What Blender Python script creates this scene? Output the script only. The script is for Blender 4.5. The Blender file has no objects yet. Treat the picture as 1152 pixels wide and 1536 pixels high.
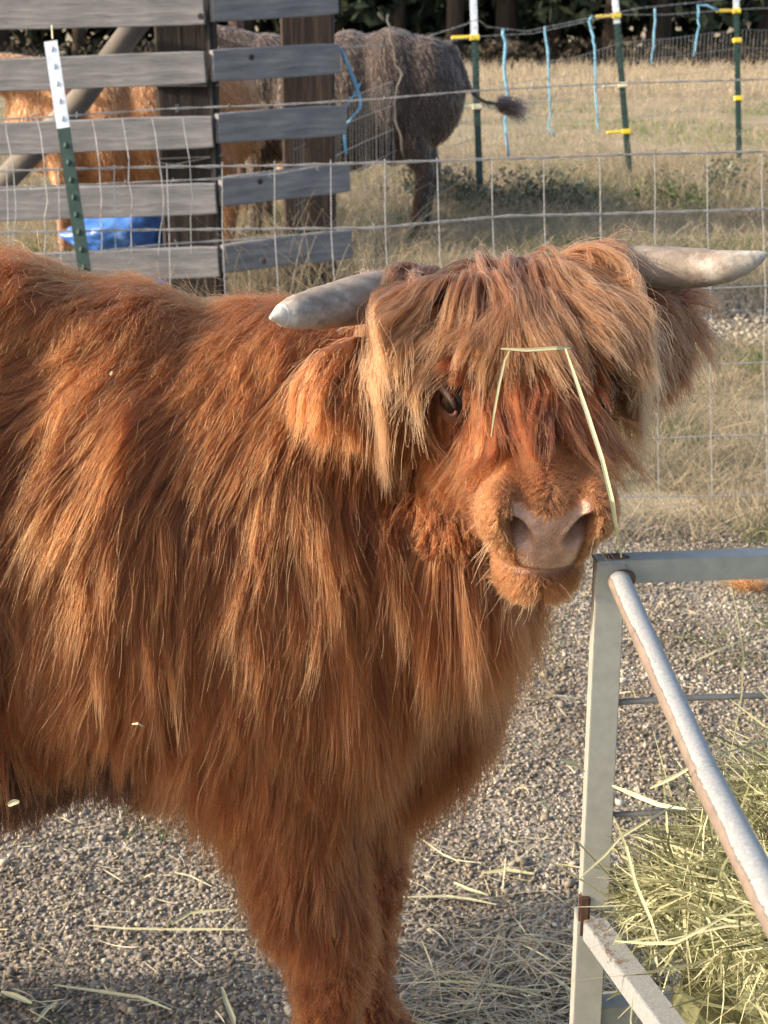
import bpy, bmesh, math, random
import numpy as np
from mathutils import Vector, Matrix, Euler, noise
from mathutils.bvhtree import BVHTree
from mathutils.kdtree import KDTree

SC = bpy.context.scene
COL = SC.collection
rng = np.random.default_rng(7)
random.seed(7)
R = math.radians

# ------------------------------------------------------------------ camera, world, sun, exposure
FOC, CX, CY = 2300.0, 576.0, 768.0
CAM = Vector((0, 0, 1.5))
TH = R(17.8)
FWD = Vector((0, math.cos(TH), -math.sin(TH)))
UPV = Vector((0, math.sin(TH), math.cos(TH)))
cd = bpy.data.cameras.new("camera")
cam = bpy.data.objects.new("camera", cd); COL.objects.link(cam)
cam.location = CAM
cam.rotation_euler = (R(90) - TH, 0, 0)
cd.sensor_fit = 'VERTICAL'; cd.sensor_height = 24.0
cd.lens = 24.0 * FOC / 1536.0
cd.clip_start = 0.02; cd.clip_end = 600
cd.dof.use_dof = True; cd.dof.focus_distance = 1.66; cd.dof.aperture_fstop = 10.0
SC.camera = cam

SUN = Vector((-0.92, -0.12, 0.40)).normalized()
w = bpy.data.worlds.new("World"); SC.world = w; w.use_nodes = True
wn = w.node_tree.nodes; wl = w.node_tree.links
sky = wn.new('ShaderNodeTexSky'); sky.sky_type = 'NISHITA'; sky.sun_disc = False
sky.sun_elevation = math.asin(SUN.z); sky.sun_rotation = math.atan2(SUN.x, SUN.y)
sky.air_density = 1.0; sky.dust_density = 3.0; sky.ozone_density = 0.4
bg = wn['Background']; bg.inputs['Strength'].default_value = 0.15
wl.new(sky.outputs['Color'], bg.inputs['Color'])
sd = bpy.data.lights.new("sun", 'SUN'); sd.energy = 3.3; sd.angle = R(1.0); sd.color = (1.0, 0.86, 0.68)
so = bpy.data.objects.new("sun", sd); COL.objects.link(so)
so.rotation_euler = SUN.to_track_quat('Z', 'Y').to_euler(); so.location = (-5, -5, 6)
SC.view_settings.view_transform = 'Standard'; SC.view_settings.look = 'None'
SC.view_settings.gamma = 1.0; SC.view_settings.use_curve_mapping = False
SC.view_settings.exposure = 1.24
SC.cycles.max_bounces = 8; SC.cycles.diffuse_bounces = 3; SC.cycles.glossy_bounces = 4
SC.cycles.transmission_bounces = 6; SC.cycles.transparent_max_bounces = 6
SC.cycles.use_denoising = True; SC.cycles.denoising_prefilter = 'NONE'

# ------------------------------------------------------------------ helpers
def P(px, py, d):
    """place in the world seen at a measured pixel of the photo at distance d along the lens axis"""
    return CAM + FWD * d + Vector((1, 0, 0)) * ((px - CX) / FOC * d) + UPV * (-(py - CY) / FOC * d)

def terr(x, y):
    """height of the ground"""
    s = min(max((y - 6.5) / 6.0, 0.0), 1.0)
    return 0.26 * s * s * (3 - 2 * s) + max(0.0, y - 12.5) * 0.004

def terr_np(x, y):
    s = np.clip((y - 6.5) / 6.0, 0, 1)
    return 0.26 * s * s * (3 - 2 * s) + np.maximum(0, y - 12.5) * 0.004

def tag(o, label=None, cat=None, group=None, kind=None):
    if label: o['label'] = label
    if cat: o['category'] = cat
    if group: o['group'] = group
    if kind: o['kind'] = kind
    return o

def empty(name, loc=(0, 0, 0), rz=0.0):
    o = bpy.data.objects.new(name, None); COL.objects.link(o)
    o.location = loc; o.rotation_euler = (0, 0, rz); o.empty_display_size = 0.05
    return o

def link(name, me, mat, parent=None, smooth=True):
    o = bpy.data.objects.new(name, me); COL.objects.link(o)
    if mat is not None and not me.materials: me.materials.append(mat)
    if parent is not None: o.parent = parent
    if smooth and len(me.polygons):
        me.polygons.foreach_set('use_smooth', [True] * len(me.polygons))
    return o

def from_bm(name, bm, mat, parent=None, smooth=False):
    me = bpy.data.meshes.new(name); bm.to_mesh(me); bm.free()
    return link(name, me, mat, parent, smooth)

def np_mesh(name, V, F):
    me = bpy.data.meshes.new(name)
    V = np.asarray(V, dtype=np.float32); F = np.asarray(F, dtype=np.int32)
    k = F.shape[1]
    me.vertices.add(len(V)); me.vertices.foreach_set('co', V.ravel())
    me.loops.add(F.size); me.loops.foreach_set('vertex_index', F.ravel())
    me.polygons.add(len(F)); me.polygons.foreach_set('loop_start', np.arange(0, F.size, k, dtype=np.int32))
    me.update(calc_edges=True)
    return me

def bm_box(bm, c, size, rot=None):
    m = Matrix.Translation(Vector(c)) @ (rot.to_4x4() if rot is not None else Matrix.Identity(4)) @ Matrix.Diagonal((size[0], size[1], size[2], 1))
    return bmesh.ops.create_cube(bm, size=1.0, matrix=m)['verts']

def axes(a, b, up=Vector((0, 0, 1))):
    x = (b - a).normalized()
    if abs(x.dot(up)) > 0.99: up = Vector((0, 1, 0))
    y = up.cross(x).normalized(); z = x.cross(y)
    return Matrix((x, y, z)).transposed()

def bar_bm(a, b, w_, h_, ext=0.0):
    bm = bmesh.new(); a = Vector(a); b = Vector(b)
    m = axes(a, b)
    bm_box(bm, (a + b) / 2, ((b - a).length + ext, w_, h_), m)
    return bm

def tube_bm(pts, rad, seg=8, bm=None, cap=True):
    bm = bm or bmesh.new()
    pts = [Vector(p) for p in pts]; n = len(pts)
    if not hasattr(rad, '__len__'): rad = [rad] * n
    rings = []; prev = None
    for i, p in enumerate(pts):
        t = (pts[min(i + 1, n - 1)] - pts[max(i - 1, 0)]).normalized()
        if prev is None:
            u = t.orthogonal().normalized()
        else:
            u = (prev - t * prev.dot(t)).normalized()
        prev = u; v = t.cross(u)
        rings.append([bm.verts.new(p + (u * math.cos(2 * math.pi * k / seg) + v * math.sin(2 * math.pi * k / seg)) * rad[i]) for k in range(seg)])
    for i in range(n - 1):
        for k in range(seg):
            bm.faces.new((rings[i][k], rings[i][(k + 1) % seg], rings[i + 1][(k + 1) % seg], rings[i + 1][k]))
    if cap:
        bm.faces.new(rings[0][::-1]); bm.faces.new(rings[-1])
    return bm

# ------------------------------------------------------------------ materials
def new_mat(name, base=(0.5, 0.5, 0.5), rough=0.7, metal=0.0):
    m = bpy.data.materials.new(name); m.use_nodes = True
    b = m.node_tree.nodes['Principled BSDF']
    b.inputs['Base Color'].default_value = (*base, 1); b.inputs['Roughness'].default_value = rough
    b.inputs['Metallic'].default_value = metal
    return m, m.node_tree.nodes, m.node_tree.links, b

def ramp(n, stops, interp='LINEAR'):
    r = n.new('ShaderNodeValToRGB'); r.color_ramp.interpolation = interp
    e = r.color_ramp.elements
    while len(e) < len(stops): e.new(0.5)
    for i, (p, c) in enumerate(stops):
        e[i].position = p; e[i].color = (*c, 1)
    return r

def coords(n, l, scale=(1, 1, 1), which='Object', rot=(0, 0, 0)):
    tc = n.new('ShaderNodeTexCoord'); mp = n.new('ShaderNodeMapping')
    mp.inputs['Scale'].default_value = scale; mp.inputs['Rotation'].default_value = rot
    l.new(tc.outputs[which], mp.inputs['Vector']); return mp.outputs['Vector']

def noise_tex(n, l, vec, scale, detail=4, rough=0.6):
    t = n.new('ShaderNodeTexNoise'); t.inputs['Scale'].default_value = scale
    t.inputs['Detail'].default_value = detail; t.inputs['Roughness'].default_value = rough
    if vec is not None: l.new(vec, t.inputs['Vector'])
    return t.outputs['Fac']

def bump(n, l, b, height, strength=0.4, dist=0.01):
    bp = n.new('ShaderNodeBump'); bp.inputs['Strength'].default_value = strength; bp.inputs['Distance'].default_value = dist
    l.new(height, bp.inputs['Height']); l.new(bp.outputs['Normal'], b.inputs['Normal']); return bp

def mix_col(n, l, fac, a, b):
    m = n.new('ShaderNodeMix'); m.data_type = 'RGBA'
    for s, v in ((m.inputs['Factor'], fac), (m.inputs[6], a), (m.inputs[7], b)):
        if hasattr(v, 'is_linked') or hasattr(v, 'links'): l.new(v, s)
        elif isinstance(v, tuple): s.default_value = (*v, 1)
        else: s.default_value = v
    return m.outputs[2]

def noisy_mat(name, stops, scale=5.0, stretch=(1, 1, 1), rough=0.8, bstr=0.4, bdist=0.005, metal=0.0, detail=6, which='Object'):
    m, n, l, b = new_mat(name, rough=rough, metal=metal)
    v = coords(n, l, stretch, which)
    f = noise_tex(n, l, v, scale, detail)
    r = ramp(n, stops); l.new(f, r.inputs['Fac']); l.new(r.outputs['Color'], b.inputs['Base Color'])
    if bstr: bump(n, l, b, f, bstr, bdist)
    return m

def tint_mat(name, stops, rough=0.7, trans=0.0, spec=0.3):
    """colour picked by the per-piece attribute 'tint'"""
    m, n, l, b = new_mat(name, rough=rough)
    a = n.new('ShaderNodeAttribute'); a.attribute_name = 'tint'
    r = ramp(n, stops); l.new(a.outputs['Fac'], r.inputs['Fac']); l.new(r.outputs['Color'], b.inputs['Base Color'])
    b.inputs['Specular IOR Level'].default_value = spec
    if trans:
        t = n.new('ShaderNodeBsdfTranslucent'); l.new(r.outputs['Color'], t.inputs['Color'])
        mx = n.new('ShaderNodeMixShader'); mx.inputs[0].default_value = trans
        l.new(b.outputs[0], mx.inputs[1]); l.new(t.outputs[0], mx.inputs[2])
        l.new(mx.outputs[0], n['Material Output'].inputs['Surface'])
    return m

def hair_mat(name, stops, tip=(0.6, 0.3, 0.12), tipmix=0.35, rough=0.50, radial=0.6):
    m = bpy.data.materials.new(name); m.use_nodes = True
    n, l = m.node_tree.nodes, m.node_tree.links
    n.remove(n['Principled BSDF'])
    h = n.new('ShaderNodeBsdfHairPrincipled'); h.model = 'CHIANG'; h.parametrization = 'COLOR'
    a = n.new('ShaderNodeAttribute'); a.attribute_name = 'tint'
    r = ramp(n, stops); l.new(a.outputs['Fac'], r.inputs['Fac'])
    hi = n.new('ShaderNodeHairInfo')
    mt = n.new('ShaderNodeMath'); mt.operation = 'POWER'; mt.inputs[1].default_value = 2.0
    l.new(hi.outputs['Intercept'], mt.inputs[0])
    mm = n.new('ShaderNodeMath'); mm.operation = 'MULTIPLY'; mm.inputs[1].default_value = tipmix
    l.new(mt.outputs[0], mm.inputs[0])
    c = mix_col(n, l, mm.outputs[0], r.outputs['Color'], tip)
    l.new(c, h.inputs['Color'])
    h.inputs['IOR'].default_value = 1.45; h.inputs['Roughness'].default_value = rough; h.inputs['Radial Roughness'].default_value = radial
    l.new(h.outputs[0], n['Material Output'].inputs['Surface'])
    return m

# ------------------------------------------------------------------ strand objects
def strands(name, pts, rad, tint, mat, parent=None):
    """pts (n,k,3), rad (n,k), tint (n)"""
    n, k = pts.shape[:2]
    hc = bpy.data.hair_curves.new(name)
    hc.add_curves([k] * n)
    hc.attributes['position'].data.foreach_set('vector', np.ascontiguousarray(pts, dtype=np.float32).ravel())
    ra = hc.attributes.get('radius') or hc.attributes.new('radius', 'FLOAT', 'POINT')
    ra.data.foreach_set('value', np.ascontiguousarray(rad, dtype=np.float32).ravel())
    ta = hc.attributes.new('tint', 'FLOAT', 'CURVE')
    ta.data.foreach_set('value', np.clip(tint, 0, 1).astype(np.float32))
    hc.materials.append(mat)
    o = bpy.data.objects.new(name, hc); COL.objects.link(o)
    if parent is not None: o.parent = parent
    return o

def unit(a): return a / np.maximum(np.linalg.norm(a, axis=-1, keepdims=True), 1e-9)

def groom(name, Pr, Nr, Dr, L, mat, parent=None, bvh=None, ng=800, k=9, lift=0.3, grav=0.5, wav=0.25, wfreq=14.0,
          clump=0.7, rad=0.00035, layer=(0.004, 0.02), fly=0.08, tint=(0.5, 0.22, 0.12), stray=0.002, seed=1, curl=0.0, cpow=0.9, tipr=0.25, tadd=None, confine=None, hs=None):
    """long hair: guides grow over the body under gravity, the strands follow and gather round them"""
    g = np.random.default_rng(seed)
    n = len(Pr); ng = min(ng, n)
    gi = g.choice(n, ng, replace=False)
    GP = np.zeros((ng, k, 3)); kd = KDTree(ng)
    for j, i in enumerate(gi):
        p = Vector(Pr[i]); nn = Vector(Nr[i]); v = (Vector(Dr[i]) * (1 - lift) + nn * lift).normalized()
        kd.insert(p, j); GP[j, 0] = p
        st = L[i] * g.uniform(0.8, 1.15) / (k - 1); h = g.uniform(*layer) * (1.0 if hs is None else hs[i])
        ph = g.uniform(0, 6.28)
        for s in range(1, k):
            t = s / (k - 1)
            nv = noise.noise_vector(p * wfreq + Vector((seed * 3.1, 0, j * 0.02 if wav > 0.6 else 0)))
            v = (v + Vector((0, 0, -1)) * grav * (1.0 / (k - 1)) * 2.2 + nv * wav * 0.55).normalized()
            if curl:
                sd_ = v.cross(Vector((0, 0, 1))); v = (v + sd_ * math.sin(ph + t * 11) * curl).normalized()
            p = p + v * st
            if bvh is not None:
                loc, nr, _, dist = bvh.find_nearest(p, 0.08)
                if loc is not None:
                    hm = h * min(1.0, 0.3 + t * 1.3)
                    sg = (p - loc).dot(nr)
                    if sg < hm:
                        p = p + nr * (hm - sg)
                        q = v.dot(nr)
                        if q < 0: v = (v - nr * q).normalized()
            if confine is not None: p, v = confine(p, v, t)
            GP[j, s] = p
    kd.balance()
    idx = np.empty(n, dtype=np.int64)
    for i in range(n): idx[i] = kd.find(Pr[i])[1]
    gt = g.normal(0, 1, ng)
    T = np.linspace(0, 1, k)[None, :, None]
    Gs = GP[idx]; sc = g.uniform(0.72, 1.08, n)[:, None, None]
    off = Pr[:, None, :] - Gs[:, :1, :]
    # resample along guide by length scale
    base = Gs[:, :1] + 0
    tt = np.clip(T * sc, 0, 1) * (k - 1); i0 = np.minimum(tt.astype(int), k - 2)[:, :, 0]; fr = tt - i0[:, :, None]
    ar = np.arange(n)[:, None]
    Gr = Gs[ar, i0] * (1 - fr) + Gs[ar, i0 + 1] * fr
    over = np.maximum(sc - 1, 0) * T
    Gr = Gr + (Gs[:, -1:] - Gs[:, -2:-1]) * (k - 1) * over
    cl = np.where(g.random(n) < fly, 0.1, clump)[:, None, None] * g.uniform(0.75, 1.1, n)[:, None, None]
    X = Gr + off * (1 - np.clip(cl, 0, 0.96) * T ** cpow)
    rv = g.normal(0, 1, (n, 3))[:, None, :]; rv2 = g.normal(0, 1, (n, 3))[:, None, :]
    flm = np.where(g.random(n) < fly, 5.0, 1.0)[:, None, None]
    X = X + rv * stray * flm * T ** 1.3 + rv2 * stray * 0.7 * np.sin(T * g.uniform(4, 9, n)[:, None, None])
    sw = g.normal(0, 1, (n, 1, 3)) * stray * .5; X = X + sw * np.sin(T * 14 + g.uniform(0, 6.28, n)[:, None, None]) * T + g.normal(0, 1, X.shape) * stray * 0.10 * T
    Rd = rad * g.uniform(0.7, 1.25, n)[:, None] * (1 - (1 - tipr) * np.linspace(0, 1, k)[None, :] ** 1.5)
    ti = tint[0] + gt[idx] * tint[1] + g.normal(0, 1, n) * tint[2]
    if tadd is not None: ti = ti + tadd
    return strands(name, X, Rd, ti, mat, parent)

# ------------------------------------------------------------------ ground
def ground_mat():
    m, n, l, b = new_mat('ground_material', rough=0.95)
    v = coords(n, l, (1, 1, 1), 'Object')
    # fine gravel
    vo = n.new('ShaderNodeTexVoronoi'); vo.inputs['Scale'].default_value = 105; l.new(v, vo.inputs['Vector'])
    sep = n.new('ShaderNodeSeparateColor'); l.new(vo.outputs['Color'], sep.inputs[0])
    gr = ramp(n, [(0.0, (0.10, 0.083, 0.065)), (0.4, (0.21, 0.178, 0.14)), (0.8, (0.32, 0.28, 0.23)), (1.0, (0.44, 0.40, 0.34))])
    l.new(sep.outputs[0], gr.inputs['Fac'])
    big = noise_tex(n, l, v, 2.2, 5)
    dr = ramp(n, [(0.35, (0.55, 0.5, 0.46)), (0.7, (1, 1, 1))]); l.new(big, dr.inputs['Fac'])
    mul = n.new('ShaderNodeMix'); mul.data_type = 'RGBA'; mul.blend_type = 'MULTIPLY'; mul.inputs['Factor'].default_value = 1
    l.new(gr.outputs['Color'], mul.inputs[6]); l.new(dr.outputs['Color'], mul.inputs[7])
    # grass soil further back
    nf = noise_tex(n, l, v, 0.9, 6)
    so_ = ramp(n, [(0.3, (0.13, 0.13, 0.06)), (0.5, (0.27, 0.22, 0.13)), (0.7, (0.36, 0.29, 0.19))]); l.new(nf, so_.inputs['Fac'])
    # depth mask: gravel below 4.5 m, grass, path 7.6-8.6, grass
    sx = n.new('ShaderNodeSeparateXYZ'); l.new(v, sx.inputs[0])
    wb = n.new('ShaderNodeMath'); wb.operation = 'MULTIPLY_ADD'; wb.inputs[1].default_value = 1.1; l.new(big, wb.inputs[0]); l.new(sx.outputs['Y'], wb.inputs[2])
    mk = n.new('ShaderNodeValToRGB'); mk.color_ramp.interpolation = 'LINEAR'
    e = mk.color_ramp.elements
    for p_, c_ in ((0.252, 0), (0.262, 1), (0.405, 1), (0.412, 0), (0.455, 0), (0.465, 1)):
        if p_ == 0.252: el = e[0]; el.position = p_
        elif p_ == 0.262: el = e[1]; el.position = p_
        else: el = e.new(p_)
        el.color = (c_, c_, c_, 1)
    dv = n.new('ShaderNodeMath'); dv.operation = 'DIVIDE'; dv.inputs[1].default_value = 20.0; l.new(wb.outputs[0], dv.inputs[0])
    l.new(dv.outputs[0], mk.inputs['Fac'])
    c = mix_col(n, l, mk.outputs['Color'], mul.outputs[2], so_.outputs['Color'])
    l.new(c, b.inputs['Base Color'])
    hv = n.new('ShaderNodeMath'); hv.operation = 'SUBTRACT'; hv.inputs[0].default_value = 1; l.new(vo.outputs['Distance'], hv.inputs[1])
    bump(n, l, b, hv.outputs[0], 0.9, 0.006)
    return m

def build_ground():
    xs = np.concatenate([np.linspace(-120, -6, 30), np.linspace(-5, 6, 160), np.linspace(7, 120, 30)])
    ys = np.concatenate([np.linspace(-20, 0.4, 12), np.linspace(0.5, 9, 170), np.linspace(9.4, 30, 60), np.linspace(32, 160, 30)])
    X, Y = np.meshgrid(xs, ys)
    Z = terr_np(X, Y)
    f = np.vectorize(lambda x, y: noise.noise(Vector((x * 1.3, y * 1.3, 0))) * 0.022 + noise.noise(Vector((x * 6, y * 6, 3))) * 0.009 if y < 30 else 0.0)
    Z = Z + f(X, Y)
    V = np.stack([X, Y, Z], -1).reshape(-1, 3)
    nx = len(xs); i = np.arange(len(ys) - 1)[:, None] * nx + np.arange(nx - 1)[None, :]
    F = np.stack([i, i + 1, i + nx + 1, i + nx], -1).reshape(-1, 4)
    o = link('ground', np_mesh('ground', V, F), ground_mat()); tag(o, kind='structure')
build_ground()

def gz(x, y): return noise.noise(Vector((x * 1.3, y * 1.3, 0))) * 0.022 + noise.noise(Vector((x * 6, y * 6, 3))) * 0.009 + terr(x, y)

# loose gravel as real stones
def ico(sub=1):
    bm = bmesh.new(); bmesh.ops.create_icosphere(bm, subdivisions=sub, radius=1.0)
    V = np.array([v.co[:] for v in bm.verts]); F = np.array([[v.index for v in f.verts] for f in bm.faces]); bm.free(); return V, F

def build_gravel(n, x0, x1, y0, y1, smin, smax, name, lab='loose grey and tan gravel stones around the hooves and the feeder'):
    V, F = ico(1)
    x = rng.uniform(x0, x1, n); y = rng.uniform(0, 1, n) ** 0.85 * (y1 - y0) + y0
    keep = np.abs(x) < 0.5 + y * 0.42
    x, y = x[keep], y[keep]; n = len(x)
    z = np.array([gz(a, b) for a, b in zip(x, y)])
    s = rng.uniform(0, 1, n) ** 2.2 * (smax - smin) + smin
    sc = rng.uniform(0.6, 1.25, (n, 3)) * s[:, None]; sc[:, 2] *= 0.75
    a = rng.uniform(0, 6.28, n); ca, sa = np.cos(a), np.sin(a)
    tx = rng.normal(0, 0.35, n)
    J = V[None] * (1 + rng.normal(0, 0.22, (n, len(V), 1))) * sc[:, None, :]
    Y2 = J[..., 1] * np.cos(tx)[:, None] - J[..., 2] * np.sin(tx)[:, None]; Z2 = J[..., 1] * np.sin(tx)[:, None] + J[..., 2] * np.cos(tx)[:, None]
    X3 = J[..., 0] * ca[:, None] - Y2 * sa[:, None]; Y3 = J[..., 0] * sa[:, None] + Y2 * ca[:, None]
    W = np.stack([X3 + x[:, None], Y3 + y[:, None], Z2 + (z + s * 0.28)[:, None]], -1).reshape(-1, 3)
    FF = (F[None] + (np.arange(n) * len(V))[:, None, None]).reshape(-1, 3)
    me = np_mesh(name, W, FF)
    pt = np.array([noise.noise(Vector((a * 3.1, b * 3.1, 8))) + .6 * noise.noise(Vector((a * 9, b * 9, 2))) for a, b in zip(x, y)])
    t = np.repeat(np.clip(rng.beta(1.6, 1.9, n) * .9 + pt * .45 - .04, 0, 1), len(V)).astype(np.float32)
    at = me.attributes.new('tint', 'FLOAT', 'POINT'); at.data.foreach_set('value', t)
    m = tint_mat('gravel_stone', [(0.0, (0.12, 0.097, 0.070)), (0.35, (0.24, 0.202, 0.153)), (0.7, (0.37, 0.322, 0.254)), (0.93, (0.48, 0.428, 0.355)), (1.0, (0.62, 0.57, 0.49))], rough=0.85)
    o = link(name, me, m, smooth=False); tag(o, lab, 'gravel', kind='stuff')
build_gravel(120000, -1.4, 1.7, 1.65, 4.5, 0.0017, 0.0058, 'gravel')
build_gravel(1100, -1.5, 1.8, 1.6, 4.6, 0.006, 0.013, 'gravel', 'few larger tan stones lying in the gravel yard')
build_gravel(9000, -2.6, 3.6, 7.0, 8.4, 0.008, 0.022, 'gravel', 'pale grey gravel of the path beyond the wire fence')

# ------------------------------------------------------------------ grasses
dry = tint_mat('dry_grass_blade', [(0.0, (0.14, 0.14, 0.08)), (0.3, (0.24, 0.205, 0.135)), (0.7, (0.38, 0.31, 0.215)), (1.0, (0.52, 0.43, 0.31))], trans=0.25)
grn = tint_mat('green_grass_blade', [(0.0, (0.05, 0.09, 0.03)), (0.6, (0.11, 0.16, 0.05)), (1.0, (0.24, 0.26, 0.11))], trans=0.25)
def grass(name, x, y, h, rad, mat, label, lean=0.35, k=4, tint=None, wander=0.25):
    n = len(x)
    z = np.array([gz(a, b) if b < 30 else terr(a, b) for a, b in zip(x, y)])
    t = np.linspace(0, 1, k)[None, :, None]
    dv = rng.normal(0, lean, (n, 1, 3)); dv[..., 2] = 0
    cv = rng.normal(0, wander, (n, 1, 3)); cv[..., 2] = -np.abs(cv[..., 2])
    X = np.stack([x, y, z], -1)[:, None, :] + (np.array([0, 0, 1.0]) + dv) * h[:, None, None] * t + cv * h[:, None, None] * t ** 2.2
    Rd = rad * rng.uniform(0.6, 1.3, n)[:, None] * (1 - 0.7 * np.linspace(0, 1, k)[None])
    o = strands(name, X, Rd, rng.beta(2, 2, n) if tint is None else tint, mat)
    tag(o, label, 'grass', kind='stuff')

def clumped(n, x0, x1, y0, y1, fr=1.0, thr=0.0, seed=0.0):
    xs, ys = [], []
    while len(xs) < n:
        a = rng.uniform(x0, x1, 4000); b = rng.uniform(y0, y1, 4000)
        for p, q in zip(a, b):
            if noise.noise(Vector((p * fr, q * fr, seed))) > thr: xs.append(p); ys.append(q)
    return np.array(xs[:n]), np.array(ys[:n])

# near strip in front of the gravel path
x, y = clumped(30000, -2.6, 3.2, 4.35, 7.3, 2.2, -0.25, 1.0); grass('dry_grass', x, y, rng.uniform(0.03, 0.12, len(x)), 0.0016, dry, 'short dry straw coloured grass between the gravel yard and the gravel path', 0.5)
x, y = clumped(6500, -1.0, 3.0, 4.2, 7.3, 1.7, 0.18, 5.0); grass('green_grass', x, y, rng.uniform(0.02, 0.07, len(x)), 0.0015, grn, 'green tufts growing among the dry grass under the wire fence', 0.6)
x, y = clumped(1500, -1.2, 2.2, 2.6, 4.4, 2.4, 0.22, 9.0); grass('green_grass', x, y, rng.uniform(0.008, 0.03, len(x)), 0.0012, grn, 'sparse green weeds creeping into the gravel yard', 0.8)
x, y = clumped(200, -1.0, -0.2, 1.8, 2.3, 4.4, 0.1, 3.0); grass('green_grass', x, y, rng.uniform(0.005, 0.015, len(x)), 0.0009, grn, 'tiny green weed sprouts in the gravel near the front hooves', 0.8)
x, y = clumped(2600, 0.0, 3.2, 6.6, 7.25, 1.2, -0.2, 11.0); grass('green_grass', x, y, rng.uniform(0.03, 0.09, len(x)), 0.002, grn, 'bright green grass edging the near side of the gravel path', 0.4)
# beyond the path
x, y = clumped(42000, -4.0, 5.0, 8.0, 15, 0.9, -0.6, 2.0); grass('dry_grass', x, y, rng.uniform(0.04, 0.16, len(x)), 0.0026, dry, 'patchy dry grass beyond the gravel path around the corral', 0.45)
x, y = clumped(9000, -3.5, 5.0, 8.4, 14, 0.9, 0.12, 6.0); grass('green_grass', x, y, rng.uniform(0.03, 0.10, len(x)), 0.0026, grn, 'green weeds spread through the pasture beyond the path', 0.6)
x, y = clumped(22000, -8, 12, 13, 28, 0.5, -0.25, 4.0); grass('dry_grass', x, y, rng.uniform(0.03, 0.15, len(x)), 0.005, dry, 'sunlit dry pasture grass rising towards the wood', 0.3, k=3, tint=rng.beta(3, 2, len(x)))
x = rng.uniform(-16, 24, 20000); y = rng.uniform(25, 38, 20000); grass('tall_grass', x, y, rng.uniform(0.10, 0.38, len(x)), 0.009, dry, 'tall pale golden grass at the far edge of the pasture', 0.15, k=3, tint=rng.beta(4, 1.6, len(x)))
x, y = clumped(9000, -7, 11, 13.5, 24, 0.4, 0.05, 14.0); grass('green_grass', x, y, rng.uniform(0.03, 0.10, len(x)), 0.005, grn, 'greener patches across the middle of the pasture', 0.4, k=3, tint=rng.uniform(.5, 1, len(x)))
# tall stalks round the corral foot and against the far fence
def stalks(n, x0, x1, y0, y1, h0, h1, rad, label, lean=0.18):
    x = rng.uniform(x0, x1, n); y = rng.uniform(y0, y1, n)
    grass('tall_grass', x, y, rng.uniform(h0, h1, n), rad, dry, label, lean, k=5, tint=rng.beta(2.5, 2, n), wander=0.3)
stalks(420, -0.75, 0.05, 7.15, 8.6, 0.35, 0.75, 0.0022, 'tall tan grass stalks in front of and under the right corral boards')
stalks(150, -1.55, -0.8, 6.5, 7.3, 0.25, 0.5, 0.002, 'thin tan stalks in front of the lowest left corral boards')
stalks(420, 1.6, 4.2, 10.5, 13.5, 0.2, 0.55, 0.0028, 'upright pale grass stalks at the foot of the far fence')

# ------------------------------------------------------------------ wood at the back
def leaf_cloud(name, C, S, n, size, mat, parent=None, seed=1, squash=0.6):
    g = np.random.default_rng(seed)
    i = g.integers(0, len(C), n)
    d = unit(g.normal(0, 1, (n, 3))) * g.uniform(0.55, 1.0, (n, 1)) ** 0.6
    p = C[i] + d * S[i][:, None] * np.array([1, 1, squash])
    a = unit(g.normal(0, 1, (n, 3))); b = unit(np.cross(a, g.normal(0, 1, (n, 3))))
    s = size * g.uniform(0.5, 1.4, (n, 1))
    V = np.stack([p - a * s, p + b * s * 0.45, p + a * s, p - b * s * 0.45], 1).reshape(-1, 3)
    F = np.arange(4 * n).reshape(-1, 4)
    me = np_mesh(name, V, F)
    at = me.attributes.new('tint', 'FLOAT', 'POINT'); at.data.foreach_set('value', np.repeat(g.uniform(0, 1, n), 4).astype(np.float32))
    return link(name, me, mat, parent, smooth=False)
needle = tint_mat('conifer_leaf', [(0, (0.022, 0.032, 0.022)), (0.7, (0.036, 0.050, 0.032)), (1, (0.055, 0.065, 0.042))], rough=0.8, spec=0.1)
bark = noisy_mat('bark', [(0.3, (0.03, 0.022, 0.018)), (0.7, (0.09, 0.065, 0.05))], 3, (4, 4, 0.6), 0.95, 0.8, 0.03)
tree_words = ['behind the left corral boards', 'behind the big corral post', 'behind the corral gap', 'above the rump of the brown cow', 'just left of the first far post', 'just right of the first far post', 'left of the second far post', 'behind the second far post', 'right of the second far post', 'left of the third far post', 'at the far right beyond the third post', 'at the far left edge of the pasture']
tx_ = [-7.8, -5.6, -3.8, 0.4, 1.8, 3.2, 4.6, 5.8, 7.2, 8.6, 10.4, -10.0]
for i, (xx, wd) in enumerate(zip(tx_, tree_words)):
    yy = 41 + (i * 37 % 7) * 0.5; zb = terr(xx, yy); h = 9.5 + (i * 53 % 5) * 0.8
    t = empty('conifer_tree', (xx, yy, zb)); tag(t, 'dark shaded conifer ' + wd, 'tree', 'dark conifers at the edge of the wood')
    rr = 0.16 + (i % 3) * 0.05
    pts = [(0, 0, -0.3), (0.05, 0, 2), (0.0, 0.05, 5), (0.03, 0, h)]
    from_bm('trunk', tube_bm(pts, [rr * 1.3, rr, rr * 0.7, 0.03], 9), bark, t, True)
    cs, ss = [], []
    for q in range(70):
        u = random.random() ** 0.8; zz = 1.3 + u * (h - 1.2); r_ = (1 - u) * 2.6 + 0.3; a = random.random() * 6.28
        rad = r_ * math.sqrt(random.random()); cs.append((rad * math.cos(a), rad * math.sin(a), zz)); ss.append(0.5 + 0.5 * (1 - u))
    leaf_cloud('crown', np.array(cs), np.array(ss), 2600, 0.2, needle, t, seed=i + 3, squash=0.5)
g_ = np.random.default_rng(5)
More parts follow.
